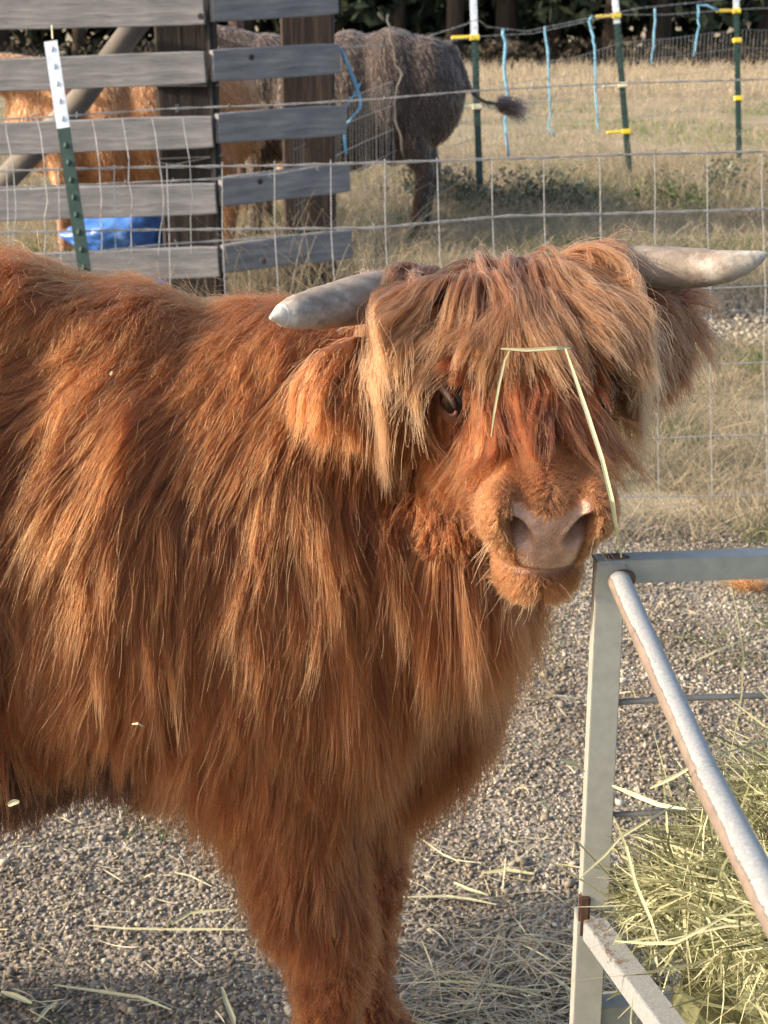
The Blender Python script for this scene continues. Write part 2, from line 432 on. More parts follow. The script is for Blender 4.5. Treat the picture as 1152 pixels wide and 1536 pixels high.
C_ = np.stack([g_.uniform(-32, 36, 500), g_.uniform(46, 51, 500), g_.uniform(0.0, 10, 500)], -1)
o = leaf_cloud('wood', C_, np.full(500, 2.2), 60000, 0.34, needle, None, seed=77, squash=0.8); tag(o, 'dense dark evergreen wood closing off the back of the pasture', 'wood', kind='stuff')
C_ = np.stack([g_.uniform(-26, 32, 260), g_.uniform(38.5, 41.5, 260), g_.uniform(0.2, 0.8, 260)], -1)
brush = tint_mat('brush_leaf', [(0, (0.035, 0.03, 0.022)), (1, (0.075, 0.062, 0.048))], rough=0.9, spec=0.1)
o = leaf_cloud('undergrowth', C_, np.full(260, 0.7), 26000, 0.10, brush, None, seed=78, squash=0.5); tag(o, 'dark brown undergrowth along the foot of the wood', 'undergrowth', kind='stuff')

# grey green weeds in the pasture
sage = tint_mat('sage_leaf', [(0, (0.06, 0.075, 0.045)), (0.6, (0.13, 0.145, 0.10)), (1, (0.24, 0.23, 0.18))], rough=0.9)
for px, py, dd, rr, nn, words, m_ in ((672, 305, 11.3, 0.22, 900, 'grey green weed clump behind the legs of the brown cow', sage), (745, 300, 11.0, 0.30, 1300, 'largest grey green weed clump right of the first far post', sage),
                              (835, 312, 10.8, 0.22, 700, 'low grey green weed clump midway along the far fence', sage), (1015, 300, 11.0, 0.20, 800, 'bright green weed clump under the second far post', grn),
                              (1085, 268, 11.6, 0.2, 500, 'small dry weed clump below the third far post', sage)):
    q = P(px, py, dd); t = terr(q.x, q.y)
    cs = np.array([[q.x + random.gauss(0, rr), q.y + random.gauss(0, rr * 0.6), t + abs(random.gauss(0.08, 0.06))] for _ in range(14)])
    base = np.array([q.x, q.y, t])
    sh = empty('weed_clump', base); tag(sh, words, 'weeds', 'weed clumps in the pasture')
    leaf_cloud('foliage', cs - base, np.full(14, rr * 0.55), nn, 0.02, m_, sh, seed=int(px), squash=0.7)
    bm = bmesh.new()
    for _ in range(18):
        a = random.random() * 6.28; ln = rr * random.uniform(0.5, 1.3)
        tube_bm([(0.02 * math.cos(a), 0.02 * math.sin(a), -0.02), (ln * 0.5 * math.cos(a), ln * 0.5 * math.sin(a), 0.09), (ln * math.cos(a), ln * math.sin(a), 0.16 + random.random() * 0.1)], [0.004, 0.003, 0.001], 4, bm)
    from_bm('stems', bm, dry, sh)

# ------------------------------------------------------------------ corral of grey boards
wood = new_mat('weathered_board', rough=0.9)
m, n, l, b = wood
v = coords(n, l, (1.5, 14, 14), 'Object'); f = noise_tex(n, l, v, 3.0, 8, 0.65)
r = ramp(n, [(0.25, (0.11, 0.11, 0.118)), (0.5, (0.21, 0.21, 0.218)), (0.75, (0.32, 0.315, 0.32))]); l.new(f, r.inputs['Fac'])
v2 = coords(n, l, (2.5, 2.5, 2.5), 'Object'); f2 = noise_tex(n, l, v2, 2.0, 4)
r2 = ramp(n, [(0.3, (0.75, 0.74, 0.76)), (0.65, (1, 0.98, 0.95))]); l.new(f2, r2.inputs['Fac'])
mu = n.new('ShaderNodeMix'); mu.data_type = 'RGBA'; mu.blend_type = 'MULTIPLY'; mu.inputs['Factor'].default_value = 1
l.new(r.outputs['Color'], mu.inputs[6]); l.new(r2.outputs['Color'], mu.inputs[7]); l.new(mu.outputs[2], b.inputs['Base Color'])
bump(n, l, b, f, 0.7, 0.01); wood = m
tie = noisy_mat('dark_timber', [(0.3, (0.012, 0.010, 0.010)), (0.6, (0.035, 0.024, 0.020)), (0.8, (0.075, 0.045, 0.035))], 3, (9, 9, 0.8), 0.9, 0.8, 0.02)
redwood = noisy_mat('red_timber', [(0.3, (0.05, 0.028, 0.020)), (0.7, (0.15, 0.085, 0.060))], 3, (9, 9, 0.8), 0.9, 0.7, 0.015)
brownt = noisy_mat('brown_timber', [(0.3, (0.02, 0.014, 0.012)), (0.7, (0.07, 0.045, 0.035))], 3, (9, 9, 0.8), 0.9, 0.7, 0.015)
pole = noisy_mat('peeled_pole', [(0.3, (0.09, 0.078, 0.065)), (0.7, (0.20, 0.175, 0.15))], 4, (1, 1, 1), 0.9, 0.6, 0.01)
darkm = noisy_mat('knot', [(0.3, (0.02, 0.017, 0.015)), (0.7, (0.05, 0.04, 0.035))], 20, rough=0.9)

def board(a, b, hgt, parent, th=0.04, knots=()):
    """one sawn plank with slightly wavy edges; object axes run along the plank"""
    a, b = Vector(a), Vector(b); m = axes(a, b); L = (b - a).length; ns = max(6, int(L / 0.08))
    bm = bmesh.new(); rings = []; s0 = random.random() * 50
    for i in range(ns + 1):
        x_ = L * i / ns; w1 = 0.006 * noise.noise(Vector((x_ * 2.2, s0, 0))); w2 = 0.006 * noise.noise(Vector((x_ * 2.6, s0 + 9, 0)))
        if i in (0, ns): w1 -= 0.004; w2 += 0.004
        t_, bo = hgt / 2 + w1, -hgt / 2 + w2; c_ = 0.005
        rings.append([bm.verts.new((x_, y_, z_)) for y_, z_ in ((-th / 2 + c_, t_), (-th / 2, t_ - c_), (-th / 2, bo + c_), (-th / 2 + c_, bo), (th / 2, bo), (th / 2, t_))])
    for i in range(ns):
        for k in range(6): bm.faces.new((rings[i][k], rings[i][(k + 1) % 6], rings[i + 1][(k + 1) % 6], rings[i + 1][k]))
    bm.faces.new(rings[0][::-1]); bm.faces.new(rings[-1])
    bmesh.ops.recalc_face_normals(bm, faces=bm.faces)
    o = from_bm('board', bm, wood, parent); o.matrix_world = Matrix.Translation(a) @ m.to_4x4()
    for kx, kz in knots:
        bm = bmesh.new(); bmesh.ops.create_cone(bm, cap_ends=True, segments=10, radius1=0.016, radius2=0.010, depth=0.012, matrix=Matrix.Translation((kx, -th / 2 - 0.003, kz)) @ Matrix.Rotation(R(90), 4, 'X'))
        from_bm('bolt_head', bm, darkm, o)
    return o

corral = empty('corral_fence'); tag(corral, 'weathered grey board corral fence with dark timber posts behind the cow', 'fence')
D0 = 7.25
rows = [((-130, 22), (306, 14), (317, 9), (504, -2), .15), ((-130, 118), (308, 101), (318, 99), (508, 88), .15), ((-130, 212), (319, 198), (326, 193), (517, 180), .15),
        ((-130, 312), (324, 298), (331, 288), (522, 266), .15), ((-130, 410), (328, 393), (334, 388), (525, 366), .15)]
for j, (a, b_, c, d_, hh) in enumerate(rows):
    kn = [(2.3, 0.02)] if j == 2 else [(1.4, -0.03)] if j == 0 else [(1.7, 0.0)] if j == 4 else []
    board(P(*a, D0 + 0.12), P(*b_, D0), hh, corral, knots=kn)
    board(P(*c, D0), P(*d_, D0 + 0.32), hh * (1.0 - 0.02 * j), corral, knots=[(0.2, 0.03)] if j in (1, 3) else [])
def vpost(px, py, dd, wx, wy, top, mat, name, parent, cyl=False, lean=0.0):
    q = P(px, py, dd); g0 = terr(q.x, q.y) - 0.12
    bm = bmesh.new()
    if cyl: tube_bm([(q.x - lean, q.y, g0), (q.x, q.y, (g0 + top) / 2), (q.x + lean, q.y, top)], [wx * 1.05, wx, wx * 0.93], 14, bm)
    else:
        vs = bm_box(bm, (q.x, q.y, (g0 + top) / 2), (wx, wy, top - g0)); bmesh.ops.bevel(bm, geom=bm.edges[:], offset=0.012, segments=1, affect='EDGES')
    return from_bm(name, bm, mat, parent)
vpost(283, 150, 7.62, 0.285, 0.22, 1.72, tie, 'post', corral)
vpost(463, 150, 7.95, 0.27, 0.2, 1.78, brownt, 'post', corral)
# old wires wound round the big post
wire_m = noisy_mat('galvanised_wire', [(0.3, (0.24, 0.235, 0.23)), (0.7, (0.42, 0.41, 0.40))], 60, rough=0.5, metal=0.35, bstr=0)
bm = bmesh.new(); q = P(283, 150, 7.62)
for k_ in range(7):
    zz = 1.27 - k_ * 0.028 + random.uniform(-.01, .01) if k_ < 4 else 0.93 - k_ * 0.02
    s_ = random.uniform(-.03, .03); c_ = [(-.152, -.12, -s_), (.152, -.12, s_), (.152, .12, s_ * .4), (-.152, .12, -s_ * .4), (-.152, -.12, -s_)]
    tube_bm([(q.x + a, q.y + b_, zz + c2) for a, b_, c2 in c_], 0.003, 5, bm)
tag(from_bm('post_wire', bm, wire_m, corral), kind='stuff')
# slender steel stake between the board ends
green_p = noisy_mat('dark_green_post_paint', [(0.35, (0.008, 0.030, 0.022)), (0.7, (0.02, 0.055, 0.040))], 30, rough=0.55, bstr=0.2, bdist=0.001)
white_p = noisy_mat('white_post_paint', [(0.35, (0.50, 0.56, 0.64)), (0.7, (0.74, 0.78, 0.82))], 25, rough=0.6, bstr=0.2, bdist=0.001)
yel = noisy_mat('yellow_plastic', [(0.3, (0.72, 0.50, 0.02)), (0.7, (0.85, 0.66, 0.05))], 20, rough=0.45, bstr=0)
cream = noisy_mat('cream_plastic', [(0.3, (0.62, 0.55, 0.36)), (0.7, (0.78, 0.72, 0.50))], 20, rough=0.45, bstr=0)

def tpost(base, top, label, parent_group, ins=(), white=0.27, parent=None, studs=True, wpx=0.045):
    """steel T-post: flange, web and studs; the top painted white; clip-on insulators"""
    base, top = Vector(base), Vector(top); ax = (top - base).normalized(); L = (top - base).length
    rt = Vector((1, 0, 0)); rt = (rt - ax * rt.dot(ax)).normalized(); bk = ax.cross(rt)
    M = Matrix((rt, bk, ax)).transposed()
    if parent is None:
        t = empty('t_post', base); tag(t, label, 'fence post', parent_group); off = base
    else: t = parent; off = Vector((0, 0, 0))
    def seg(z0, z1, mat, nm, gr=0.0):
        bm = bmesh.new()
        bm_box(bm, (0, 0, (z0 + z1) / 2), (wpx + gr, 0.006 + gr, z1 - z0)); bm_box(bm, (0, 0.018, (z0 + z1) / 2), (0.006 + gr, 0.03, z1 - z0))
        if studs:
            z = z0 + 0.03
            while z < z1 - 0.01:
                bmesh.ops.create_icosphere(bm, subdivisions=1, radius=1, matrix=Matrix.Translation((0, -0.003, z)) @ Matrix.Diagonal((.008, .006, .012, 1))); z += 0.055
        bmesh.ops.transform(bm, matrix=Matrix.Translation(base - off) @ M.to_4x4(), verts=bm.verts)
        return from_bm(nm, bm, mat, t)
    seg(-0.1, L - white, green_p, 'lower_shaft'); seg(L - white, L, white_p, 'white_top', 0.0012)
    for (frac, side, ln, mt) in ins:
        c = base - off + ax * (L * frac)
        bm = bmesh.new(); bm_box(bm, c + bk * -0.006, (wpx + 0.022, 0.035, 0.04), M.to_3x3())
        if side: bm_box(bm, c + rt * side * (ln / 2 + 0.02) - bk * 0.01 + ax * side * -0.004, (ln, 0.022, 0.024), M.to_3x3())
        bmesh.ops.bevel(bm, geom=bm.edges[:], offset=0.004, segments=1, affect='EDGES')
        from_bm('insulator', bm, mt, t)
    return t
mid = empty('t_post', P(318, 300, 7.30)); mid.location = (0, 0, 0)
tag(mid, 'dark steel stake between the board ends of the corral fence', 'fence post')
bm = bmesh.new(); a_, b_ = P(332, 470, 7.33), P(308, -60, 7.33); M_ = axes(a_, b_, Vector((0, 1, 0)))
bm_box(bm, (a_ + b_) / 2, ((b_ - a_).length, 0.012, 0.05), M_); bm_box(bm, (a_ + b_) / 2 + Vector((0, .02, 0)), ((b_ - a_).length, 0.04, 0.012), M_)
from_bm('steel_shaft', bm, darkm, mid)
# slanting brace pole
br = from_bm('brace_pole', tube_bm([P(218, 18, 7.75), P(120, 150, 8.1), P(-20, 300, 8.5), P(-60, 345, 8.6)], [0.062, 0.065, 0.068, 0.07], 14), pole, None, True)
tag(br, 'round peeled pole slanting down to the left behind the corral boards', 'pole')
q = P(360, 40, 10.2)
o = vpost(357, 40, 10.2, 0.055, 0, 1.75, redwood, 'thin_post', None, True, -0.02); tag(o, 'thin reddish wooden post with a lit edge behind the corral gap', 'post')

# blue tarpaulin bundle at the corral foot
m, n, l, b = new_mat('blue_tarpaulin', rough=0.38)
v = coords(n, l, (1, 1, 1)); f = noise_tex(n, l, v, 7, 5); r = ramp(n, [(0.3, (0.02, 0.08, 0.33)), (0.6, (0.06, 0.19, 0.55)), (0.75, (0.22, 0.36, 0.74))]); l.new(f, r.inputs['Fac']); l.new(r.outputs['Color'], b.inputs['Base Color'])
bump(n, l, b, noise_tex(n, l, v, 28, 3), 0.5, 0.01); tarpm = m
bm = bmesh.new(); bmesh.ops.create_icosphere(bm, subdivisions=5, radius=1)
for v_ in bm.verts:
    c = v_.co.copy(); r_ = 1 + 0.22 * noise.noise(c * 1.7 + Vector((4, 2, 1))) - 0.10 * abs(noise.noise(c * 4)) - 0.05 * abs(noise.noise(c * 9 + Vector((7, 0, 0))))
    v_.co = Vector((c.x * 0.36 * r_ * (1 if c.x < 0 else 0.8), c.y * 0.22 * r_, max(c.z, -0.55) * r_ * (0.185 + 0.09 * c.x)))
q = P(196, 350, 8.05); bmesh.ops.translate(bm, verts=bm.verts, vec=(q.x, q.y, q.z - 0.0))
o = from_bm('tarpaulin', bm, tarpm, None, True); tag(o, 'crumpled bright blue tarpaulin bundle at the foot of the corral', 'tarp')
bm = bmesh.new(); bmesh.ops.create_icosphere(bm, subdivisions=4, radius=1)
for v_ in bm.verts:
    c = v_.co; r_ = 1 + 0.25 * noise.noise(c * 2.1); v_.co = Vector((c.x * 0.42 * r_, c.y * 0.2 * r_, c.z * 0.06 * r_))
bmesh.ops.translate(bm, verts=bm.verts, vec=P(215, 424, 8.3))
o = from_bm('tarpaulin', bm, tarpm, None, True); tag(o, 'flat edge of blue tarpaulin under the lowest corral board', 'tarp')

# ------------------------------------------------------------------ near woven wire fence
def wirebm(bm, pts, rad, jit=0.0015, seg=5, step=0.12):
    P_ = [Vector(p) for p in pts]; out = [P_[0]]
    for a, b in zip(P_[:-1], P_[1:]):
        n_ = max(1, int((b - a).length / step))
        for i in range(1, n_ + 1):
            out.append(a.lerp(b, i / n_) + Vector((random.gauss(0, jit), random.gauss(0, jit), random.gauss(0, jit))))
    return tube_bm(out, rad, seg, bm)

def barbed(name, pts, parent, rad=0.0016, twist=True, barbs=0.16):
    """two strands twisted together with barbs"""
    P_ = [Vector(p) for p in pts]; fine = []
    for a, b in zip(P_[:-1], P_[1:]):
        n_ = max(1, int((b - a).length / 0.03))
        for i in range(n_): fine.append(a.lerp(b, i / n_))
    fine.append(P_[-1]); bm = bmesh.new()
    for ph in (0, math.pi):
        tube_bm([p + Vector((0, math.cos(i * 0.9 + ph), math.sin(i * 0.9 + ph))) * rad * 1.1 for i, p in enumerate(fine)], rad, 4, bm)
    k_ = int(barbs / 0.03) if barbs else 0
    if k_:
        for i in range(k_ // 2, len(fine), k_):
            for _ in range(2):
                d_ = Vector((random.uniform(-.4, .4), random.uniform(-1, 1), random.uniform(-1, 1))).normalized() * 0.014
                tube_bm([fine[i] - d_, fine[i] + d_], 0.0011, 4, bm)
    return from_bm(name, bm, wire_m, parent)

fence = empty('wire_fence'); tag(fence, 'near field fence of woven galvanised wire with barbed strands directly behind the cow', 'fence')
DF = 4.85
def FN(px, py, dd=DF): return P(px, py, dd)
hz = [[(-60, 258), (200, 251), (430, 248), (760, 238), (960, 231), (1210, 226)], [(-60, 350), (200, 345), (560, 342), (760, 324), (900, 321), (1210, 312)],
      [(-60, 455), (600, 440), (900, 436), (1210, 428)], [(-60, 565), (700, 555), (1000, 548), (1210, 540)], [(-60, 668), (700, 662), (1000, 657), (1210, 648)], [(-60, 752), (700, 748), (1210, 742)]]
for row in hz[:2]:
    barbed('line_wire', [FN(*p) for p in row], fence, 0.0026, barbs=0)
for row in hz[2:]:
    bm = bmesh.new(); wirebm(bm, [FN(*p) for p in row], 0.0024); from_bm('line_wire', bm, wire_m, fence)
barbed('barbed_wire', [FN(*p) for p in [(-60, 182), (100, 174), (250, 163), (420, 157), (560, 149), (700, 137), (900, 126), (1210, 117)]], fence, 0.0020)
barbed('barbed_wire', [FN(*p, 4.95) for p in [(-60, 283), (100, 278), (330, 268), (420, 260), (490, 247), (560, 245)]], fence, 0.0020)
barbed('barbed_wire', [FN(*p, 4.9) for p in [(-60, 388), (120, 380), (250, 366), (380, 358), (470, 350), (560, 340)]], fence, 0.0020)
for i, px in enumerate(list(range(8, 1200, 81))):
    bm = bmesh.new(); j = random.uniform(-3, 3); top = 250 - (px / 1152) * 24
    wirebm(bm, [FN(px + j, top), FN(px + j + 2, 350), FN(px + j + 6, 440), FN(px + j + 4, 560), FN(px + j + 7, 660), FN(px + j + 8, 748)], 0.0017, 0.002)
    from_bm('stay_wire', bm, wire_m, fence)
for px in (8, 55, 138, 183, 228, 274):
    bm = bmesh.new(); wirebm(bm, [FN(px, 178, 4.95), FN(px + 4, 200, 4.95), FN(px + 10, 240, 4.93), FN(px + 15, 300, 4.93), FN(px + 12, 380, 4.93)], 0.0018, 0.003, step=0.05)
    from_bm('stay_wire', bm, wire_m, fence)
b_ = P(127, 405, 4.80); t_ = P(76, 62, 4.80); ax_ = (b_ - t_).normalized()
g0 = t_ + ax_ * ((t_.z - terr(0, 4.8)) / abs(ax_.z))
tpost(g0, t_, 'near green steel fence post with white painted top leaning behind the cow', 'steel T-posts', white=0.275, wpx=0.040)
bm = tube_bm([P(79, 58, 4.8), P(78, 38, 4.8)], 0.0025, 5); o = from_bm('post_wire_tip', bm, cream, None); tag(o, 'thin yellowish wire end sticking up from the near post top', 'wire')

# ------------------------------------------------------------------ far fence: T-posts, fine mesh, twine
far = empty('mesh_fence'); tag(far, 'far fine wire mesh fence rising to the right with barbed strands', 'fence')
tops = [((440, 182), 7.7), ((520, 147), 8.6), ((640, 105), 10.2), ((712, 92), 11.2), ((770, 98), 11.5), ((860, 86), 12.0), ((930, 66), 12.4), ((1010, 56), 13.0), ((1108, 44), 13.6), ((1260, 48), 14.5)]
pts = [P(*a, d) for a, d in tops]
def along(step):
    out = []
    for a, b in zip(pts[:-1], pts[1:]):
        n_ = max(1, round((b - a).length / step))
        for i in range(n_): out.append(a.lerp(b, i / n_))
    return out
bm = bmesh.new()
for p in along(0.055):
    gzz = terr(p.x, p.y)
    tube_bm([p, Vector((p.x + random.gauss(0, .006), p.y, (p.z + gzz) / 2)), Vector((p.x + random.gauss(0, .004), p.y, gzz))], 0.0019, 4, bm, cap=False)
o = from_bm('mesh_stays', bm, wire_m, far); tag(o, kind='stuff')
for k_ in range(8):
    bm = bmesh.new(); f_ = k_ / 7
    wirebm(bm, [p.lerp(Vector((p.x, p.y, terr(p.x, p.y))), f_) for p in along(0.5)], 0.0022 if k_ < 5 else 0.0016, 0.004, 4, 0.4); from_bm('line_wire', bm, wire_m, far)
barbed('barbed_wire', [P(640, 55, 10.5), P(700, 36, 11.1), P(716, 28, 11.2), P(730, 40, 11.3), P(790, 47, 11.6), P(880, 28, 12.1), P(960, 12, 12.6), P(1040, 4, 13.1), P(1100, -4, 13.5), P(1250, -12, 14.4)], far, 0.0022, barbs=0.2)
barbed('barbed_wire', [P(490, 72, 8.2), P(640, 66, 10.5), P(712, 55, 11.2), P(800, 50, 11.7), P(925, 22, 12.4), P(1000, 22, 12.9), P(1104, 14, 13.5), P(1250, 8, 14.4)], far, 0.0022, barbs=0.2)
barbed('barbed_wire', [P(640, 130, 10.3), P(690, 158, 11.1), P(718, 160, 11.2), P(860, 150, 12.0)], far, 0.002, barbs=0)
def far_post(bx, by, tx, ty, d, label, ins):
    b = P(bx, by, d); t = P(tx, ty, d); b.z = min(b.z, terr(b.x, b.y) + 0.02) if b.z > terr(b.x, b.y) else b.z
    return b, t
def put_post(bx, by, tx, ty, d, wfrac, label, ins):
    b, t = P(bx, by, d), P(tx, ty, d)
    L = (t - b).length; gap = b.z - terr(b.x, b.y); b = b - (t - b).normalized() * max(0, gap); L2 = (t - b).length
    ii = []
    for (py_, side, ln, mt) in ins:
        fr = (by - py_) / (by - ty); ii.append(((L2 - L + fr * L) / L2, side, ln, mt))
    tpost(b, t, label, 'steel T-posts', ii, white=wfrac * L, wpx=0.05)
put_post(719, 262, 709, -25, 11.2, 0.29, 'first far T-post with yellow insulator beside the brown cow', [(57, -1, 0.15, yel), (161, -1, 0.16, cream)])
put_post(944, 256, 921, -20, 12.4, 0.20, 'second far T-post, leaning, with yellow and cream insulators', [(24, -1, 0.15, yel), (128, -1, 0.14, cream), (198, -1, 0.14, yel)])
put_post(1108, 200, 1104, -22, 13.5, 0.16, 'third far T-post at the right with three yellow insulators', [(17, -1, 0.16, yel), (61, 0, 0, yel), (148, 0, 0, yel)])

twine = noisy_mat('blue_twine', [(0.3, (0.10, 0.28, 0.42)), (0.7, (0.22, 0.45, 0.60))], 40, rough=0.8, bstr=0)
def twn(pxs, d, label, rad=0.006, mat=None, nm='baling_twine', cat='twine', grp='twine ties on the far fence'):
    P_ = [P(a, b, d) for a, b in pxs]; out = []
    for a, b in zip(P_[:-1], P_[1:]):
        n_ = max(2, int((b - a).length / 0.04))
        for i in range(n_): out.append(a.lerp(b, i / n_) + Vector((random.gauss(0, .0035), random.gauss(0, .003), 0)))
    out.append(P_[-1]); rad *= .8; rr = [rad * (1.2 - 0.5 * i / len(out)) for i in range(len(out))]
    bm = bmesh.new(); tube_bm(out, rr, 6, bm)
    tube_bm([p + Vector((0.006, 0.004 * math.sin(i), 0.004)) for i, p in enumerate(out)], rad * 0.6, 5, bm)
    o = from_bm(nm, bm, mat or twine, None, True); tag(o, label, cat, grp)
twn([(511, 74), (518, 92), (530, 122), (540, 142), (541, 158), (532, 172), (518, 186), (515, 205), (519, 232)], 7.9, 'tangled loop of blue twine tied to the corral board ends', 0.009)
twn([(540, 125), (530, 145), (520, 158), (516, 168)], 7.9, 'short side strand of blue twine beside the tangled loop', 0.006)
twn([(641, 58), (648, 82), (648, 110), (643, 150), (645, 190), (650, 215)], 10.0, 'blue twine hanging in front of the rump of the brown cow', 0.010)
twn([(755, 44), (758, 70), (757, 100), (760, 150), (757, 200), (762, 235)], 11.4, 'thick blue twine just right of the first far post', 0.012)
twn([(817, 40), (822, 80), (823, 125), (826, 170), (822, 192), (832, 205)], 11.8, 'blue twine knotted twice midway between the first two far posts', 0.008)
twn([(888, 24), (884, 32), (892, 70), (893, 118), (894, 160), (897, 200)], 12.1, 'blue twine just left of the second far post', 0.009)
twn([(983, 13), (982, 40), (980, 70), (976, 95)], 12.8, 'short blue twine right of the second far post', 0.009)
twn([(1078, 16), (1060, 8), (1047, 8), (1048, 40), (1043, 65), (1040, 85)], 13.1, 'blue twine bent over to the third far post', 0.009)
twn([(582, 22), (584, 40), (584, 56), (590, 70), (595, 98), (602, 112), (596, 130), (592, 155), (593, 180), (602, 210), (604, 235)], 9.4, 'crooked bare twig standing in the mesh before the brown cow', 0.0055, pole, 'twig', 'twig', None)

# ------------------------------------------------------------------ cattle
def blob(bm, c, r, M=None, sub=3):
    m = Matrix.Translation(Vector(c)) @ (M.to_4x4() if M is not None else Matrix.Identity(4)) @ Matrix.Diagonal((*r, 1))
    bmesh.ops.create_icosphere(bm, subdivisions=sub, radius=1.0, matrix=m)

def chain(bm, pts, rad, sq=(1, 1, 1), step=0.02, M=None):
    pts = [Vector(p) for p in pts]
    for a, b, ra, rb in zip(pts[:-1], pts[1:], rad[:-1], rad[1:]):
        n_ = max(1, int((b - a).length / step))
        for i in range(n_ + 1):
            t = i / n_; r_ = ra + (rb - ra) * t
            blob(bm, a.lerp(b, t), (r_ * sq[0], r_ * sq[1], r_ * sq[2]), M, 2)

def fuse(bm, voxel, smooth=4, name='body'):
    me = bpy.data.meshes.new(name); bm.to_mesh(me); bm.free()
    o = bpy.data.objects.new(name, me); COL.objects.link(o)
    m = o.modifiers.new('r', 'REMESH'); m.mode = 'VOXEL'; m.voxel_size = voxel
    s = o.modifiers.new('s', 'SMOOTH'); s.iterations = smooth; s.factor = 0.6
    dg = bpy.context.evaluated_depsgraph_get()
    me2 = bpy.data.meshes.new_from_object(o.evaluated_get(dg)); me2.name = name
    o.modifiers.clear(); o.data = me2; bpy.data.meshes.remove(me)
    me2.polygons.foreach_set('use_smooth', [True] * len(me2.polygons))
    return o

def mesh_arrays(me):
    V = np.empty(len(me.vertices) * 3, np.float32); me.vertices.foreach_get('co', V)
    C = np.empty(len(me.polygons) * 3, np.float32); me.polygons.foreach_get('center', C)
    N = np.empty(len(me.polygons) * 3, np.float32); me.polygons.foreach_get('normal', N)
    A = np.empty(len(me.polygons), np.float32); me.polygons.foreach_get('area', A)
    return V.reshape(-1, 3).astype(float), C.reshape(-1, 3).astype(float), N.reshape(-1, 3).astype(float), A.astype(float)

def pick(Cn, Nn, wgt, n, vox, g):
    c = np.cumsum(wgt); i = np.searchsorted(c, g.random(n) * c[-1]); i = np.minimum(i, len(wgt) - 1)
    nn = Nn[i]; j = g.normal(0, vox * 0.6, (n, 3)); j -= nn * (j * nn).sum(1, keepdims=True)
    return Cn[i] + j, nn, i

# --- the red cow in the foreground: faces right, head turned to the camera
E = Vector((0.1517, 1.590, 1.1205))
Fv = Vector((0.05, -0.905, -0.423)).normalized()
Rv = Vector((1, 0.05, 0.02)); Rv = (Rv - Fv * Rv.dot(Fv)).normalized(); Nv = Rv.cross(Fv).normalized()
if Nv.z < 0: Nv = -Nv
HM = Matrix((Fv, Rv, Nv)).transposed()
def H(f, r, n): return E + Fv * f + Rv * r + Nv * n
E_, F_, R_, N_ = (np.array(v) for v in (E, Fv, Rv, Nv))

YC = 1.82
bm = bmesh.new()
for x, z, hh, hw in ((-1.55, .93, .20, .17), (-1.42, .92, .25, .22), (-1.2, .89, .285, .25), (-.95, .865, .305, .27), (-.7, .855, .325, .27), (-.5, .86, .325, .25), (-.32, .87, .295, .235), (-.2, .875, .28, .21), (-.08, .87, .25, .19)):
    blob(bm, (x, YC, z), (.20, hw, hh), None, 4)
for x, z, r_ in ((-.85, 1.13, .08), (-.65, 1.15, .085), (-.48, 1.15, .085), (-.34, 1.125, .075), (-.2, 1.08, .08)): blob(bm, (x, YC, z), (.14, .10, r_))
blob(bm, (-.15, YC - .115, .84), (.20, .10, .25)); blob(bm, (-.15, YC + .115, .84), (.20, .10, .25))
chain(bm, [(-.15, YC, .98), (0.0, YC + .01, 1.0), (.09, YC + .0, 1.035), (.135, YC - .05, 1.07)], [.20, .17, .135, .11], (1, .85, 1))
blob(bm, (.005, YC + .02, .76), (.125, .105, .17)); blob(bm, (.045, YC + .025, .86), (.095, .085, .16))
tb = fuse(bm, 0.012, 22, 'trunk'); bm = bmesh.new(); bm.from_mesh(tb.data); td = tb.data; bpy.data.objects.remove(tb); bpy.data.meshes.remove(td)
for s, dx in ((-1, 0.0), (1, 0.05)):   # front legs
    yl = YC + s * .115
    chain(bm, [(-.13 + dx, yl, .70), (-.115 + dx, yl, .58), (-.095 + dx, yl, .46), (-.075 + dx, yl, .36)], [.088, .075, .056, .048])
    blob(bm, (-.070 + dx, yl, .335), (.047, .046, .06))
    chain(bm, [(-.075 + dx, yl, .32), (-.078 + dx, yl, .14), (-.07 + dx, yl, .085)], [.038, .032, .04])
    chain(bm, [(-.065 + dx, yl, .075), (-.05 + dx, yl, .045)], [.042, .045])
for s, dx in ((-1, 0.0), (1, -0.12)):   # hind legs with hocks
    yl = YC + s * .14; o_ = -1.33 + dx
    chain(bm, [(o_ + .0, yl, .82), (o_ + .06, yl, .66), (o_ + .0, yl, .54), (o_ - .10, yl, .42)], [.16, .12, .08, .052])
    blob(bm, (o_ - .12, yl, .40), (.05, .04, .06))
    chain(bm, [(o_ - .11, yl, .38), (o_ - .07, yl, .15), (o_ - .06, yl, .09), (o_ - .03, yl, .045)], [.042, .035, .042, .046])
chain(bm, [(-1.70, YC, 1.08), (-1.76, YC, .95), (-1.77, YC, .6)], [.035, .025, .018])
# head
def hb(f, r, n, a, b, c, sub=4): blob(bm, H(f, r, n), (a, b, c), HM, sub)
hb(-.13, 0, -.035, .09, .086, .075); hb(-.04, 0, -.02, .11, .084, .06)
for s in (-1, 1):
    hb(0, s * .068, -.002, .036, .03, .034); hb(-.045, s * .052, -.085, .10, .046, .068); hb(.07, s * .034, -.055, .07, .025, .04)
chain(bm, [H(0, 0, -.01), H(.14, 0, -.008)], [.058, .044], (1, 1, .9), 0.015, HM)
hb(.150, 0, -.015, .052, .060, .043); hb(.162, 0, -.045, .044, .058, .03)
for s in (-1, 1): hb(.170, s * .047, -.008, .032, .023, .034)
hb(.152, 0, -.100, .044, .046, .029)
chain(bm, [H(-.12, 0, -.13), H(.03, 0, -.11), H(.11, 0, -.09)], [.082, .062, .042], (1, 1, 1), .015)
blob(bm, (.075, 1.70, .92), (.075, .10, .10))
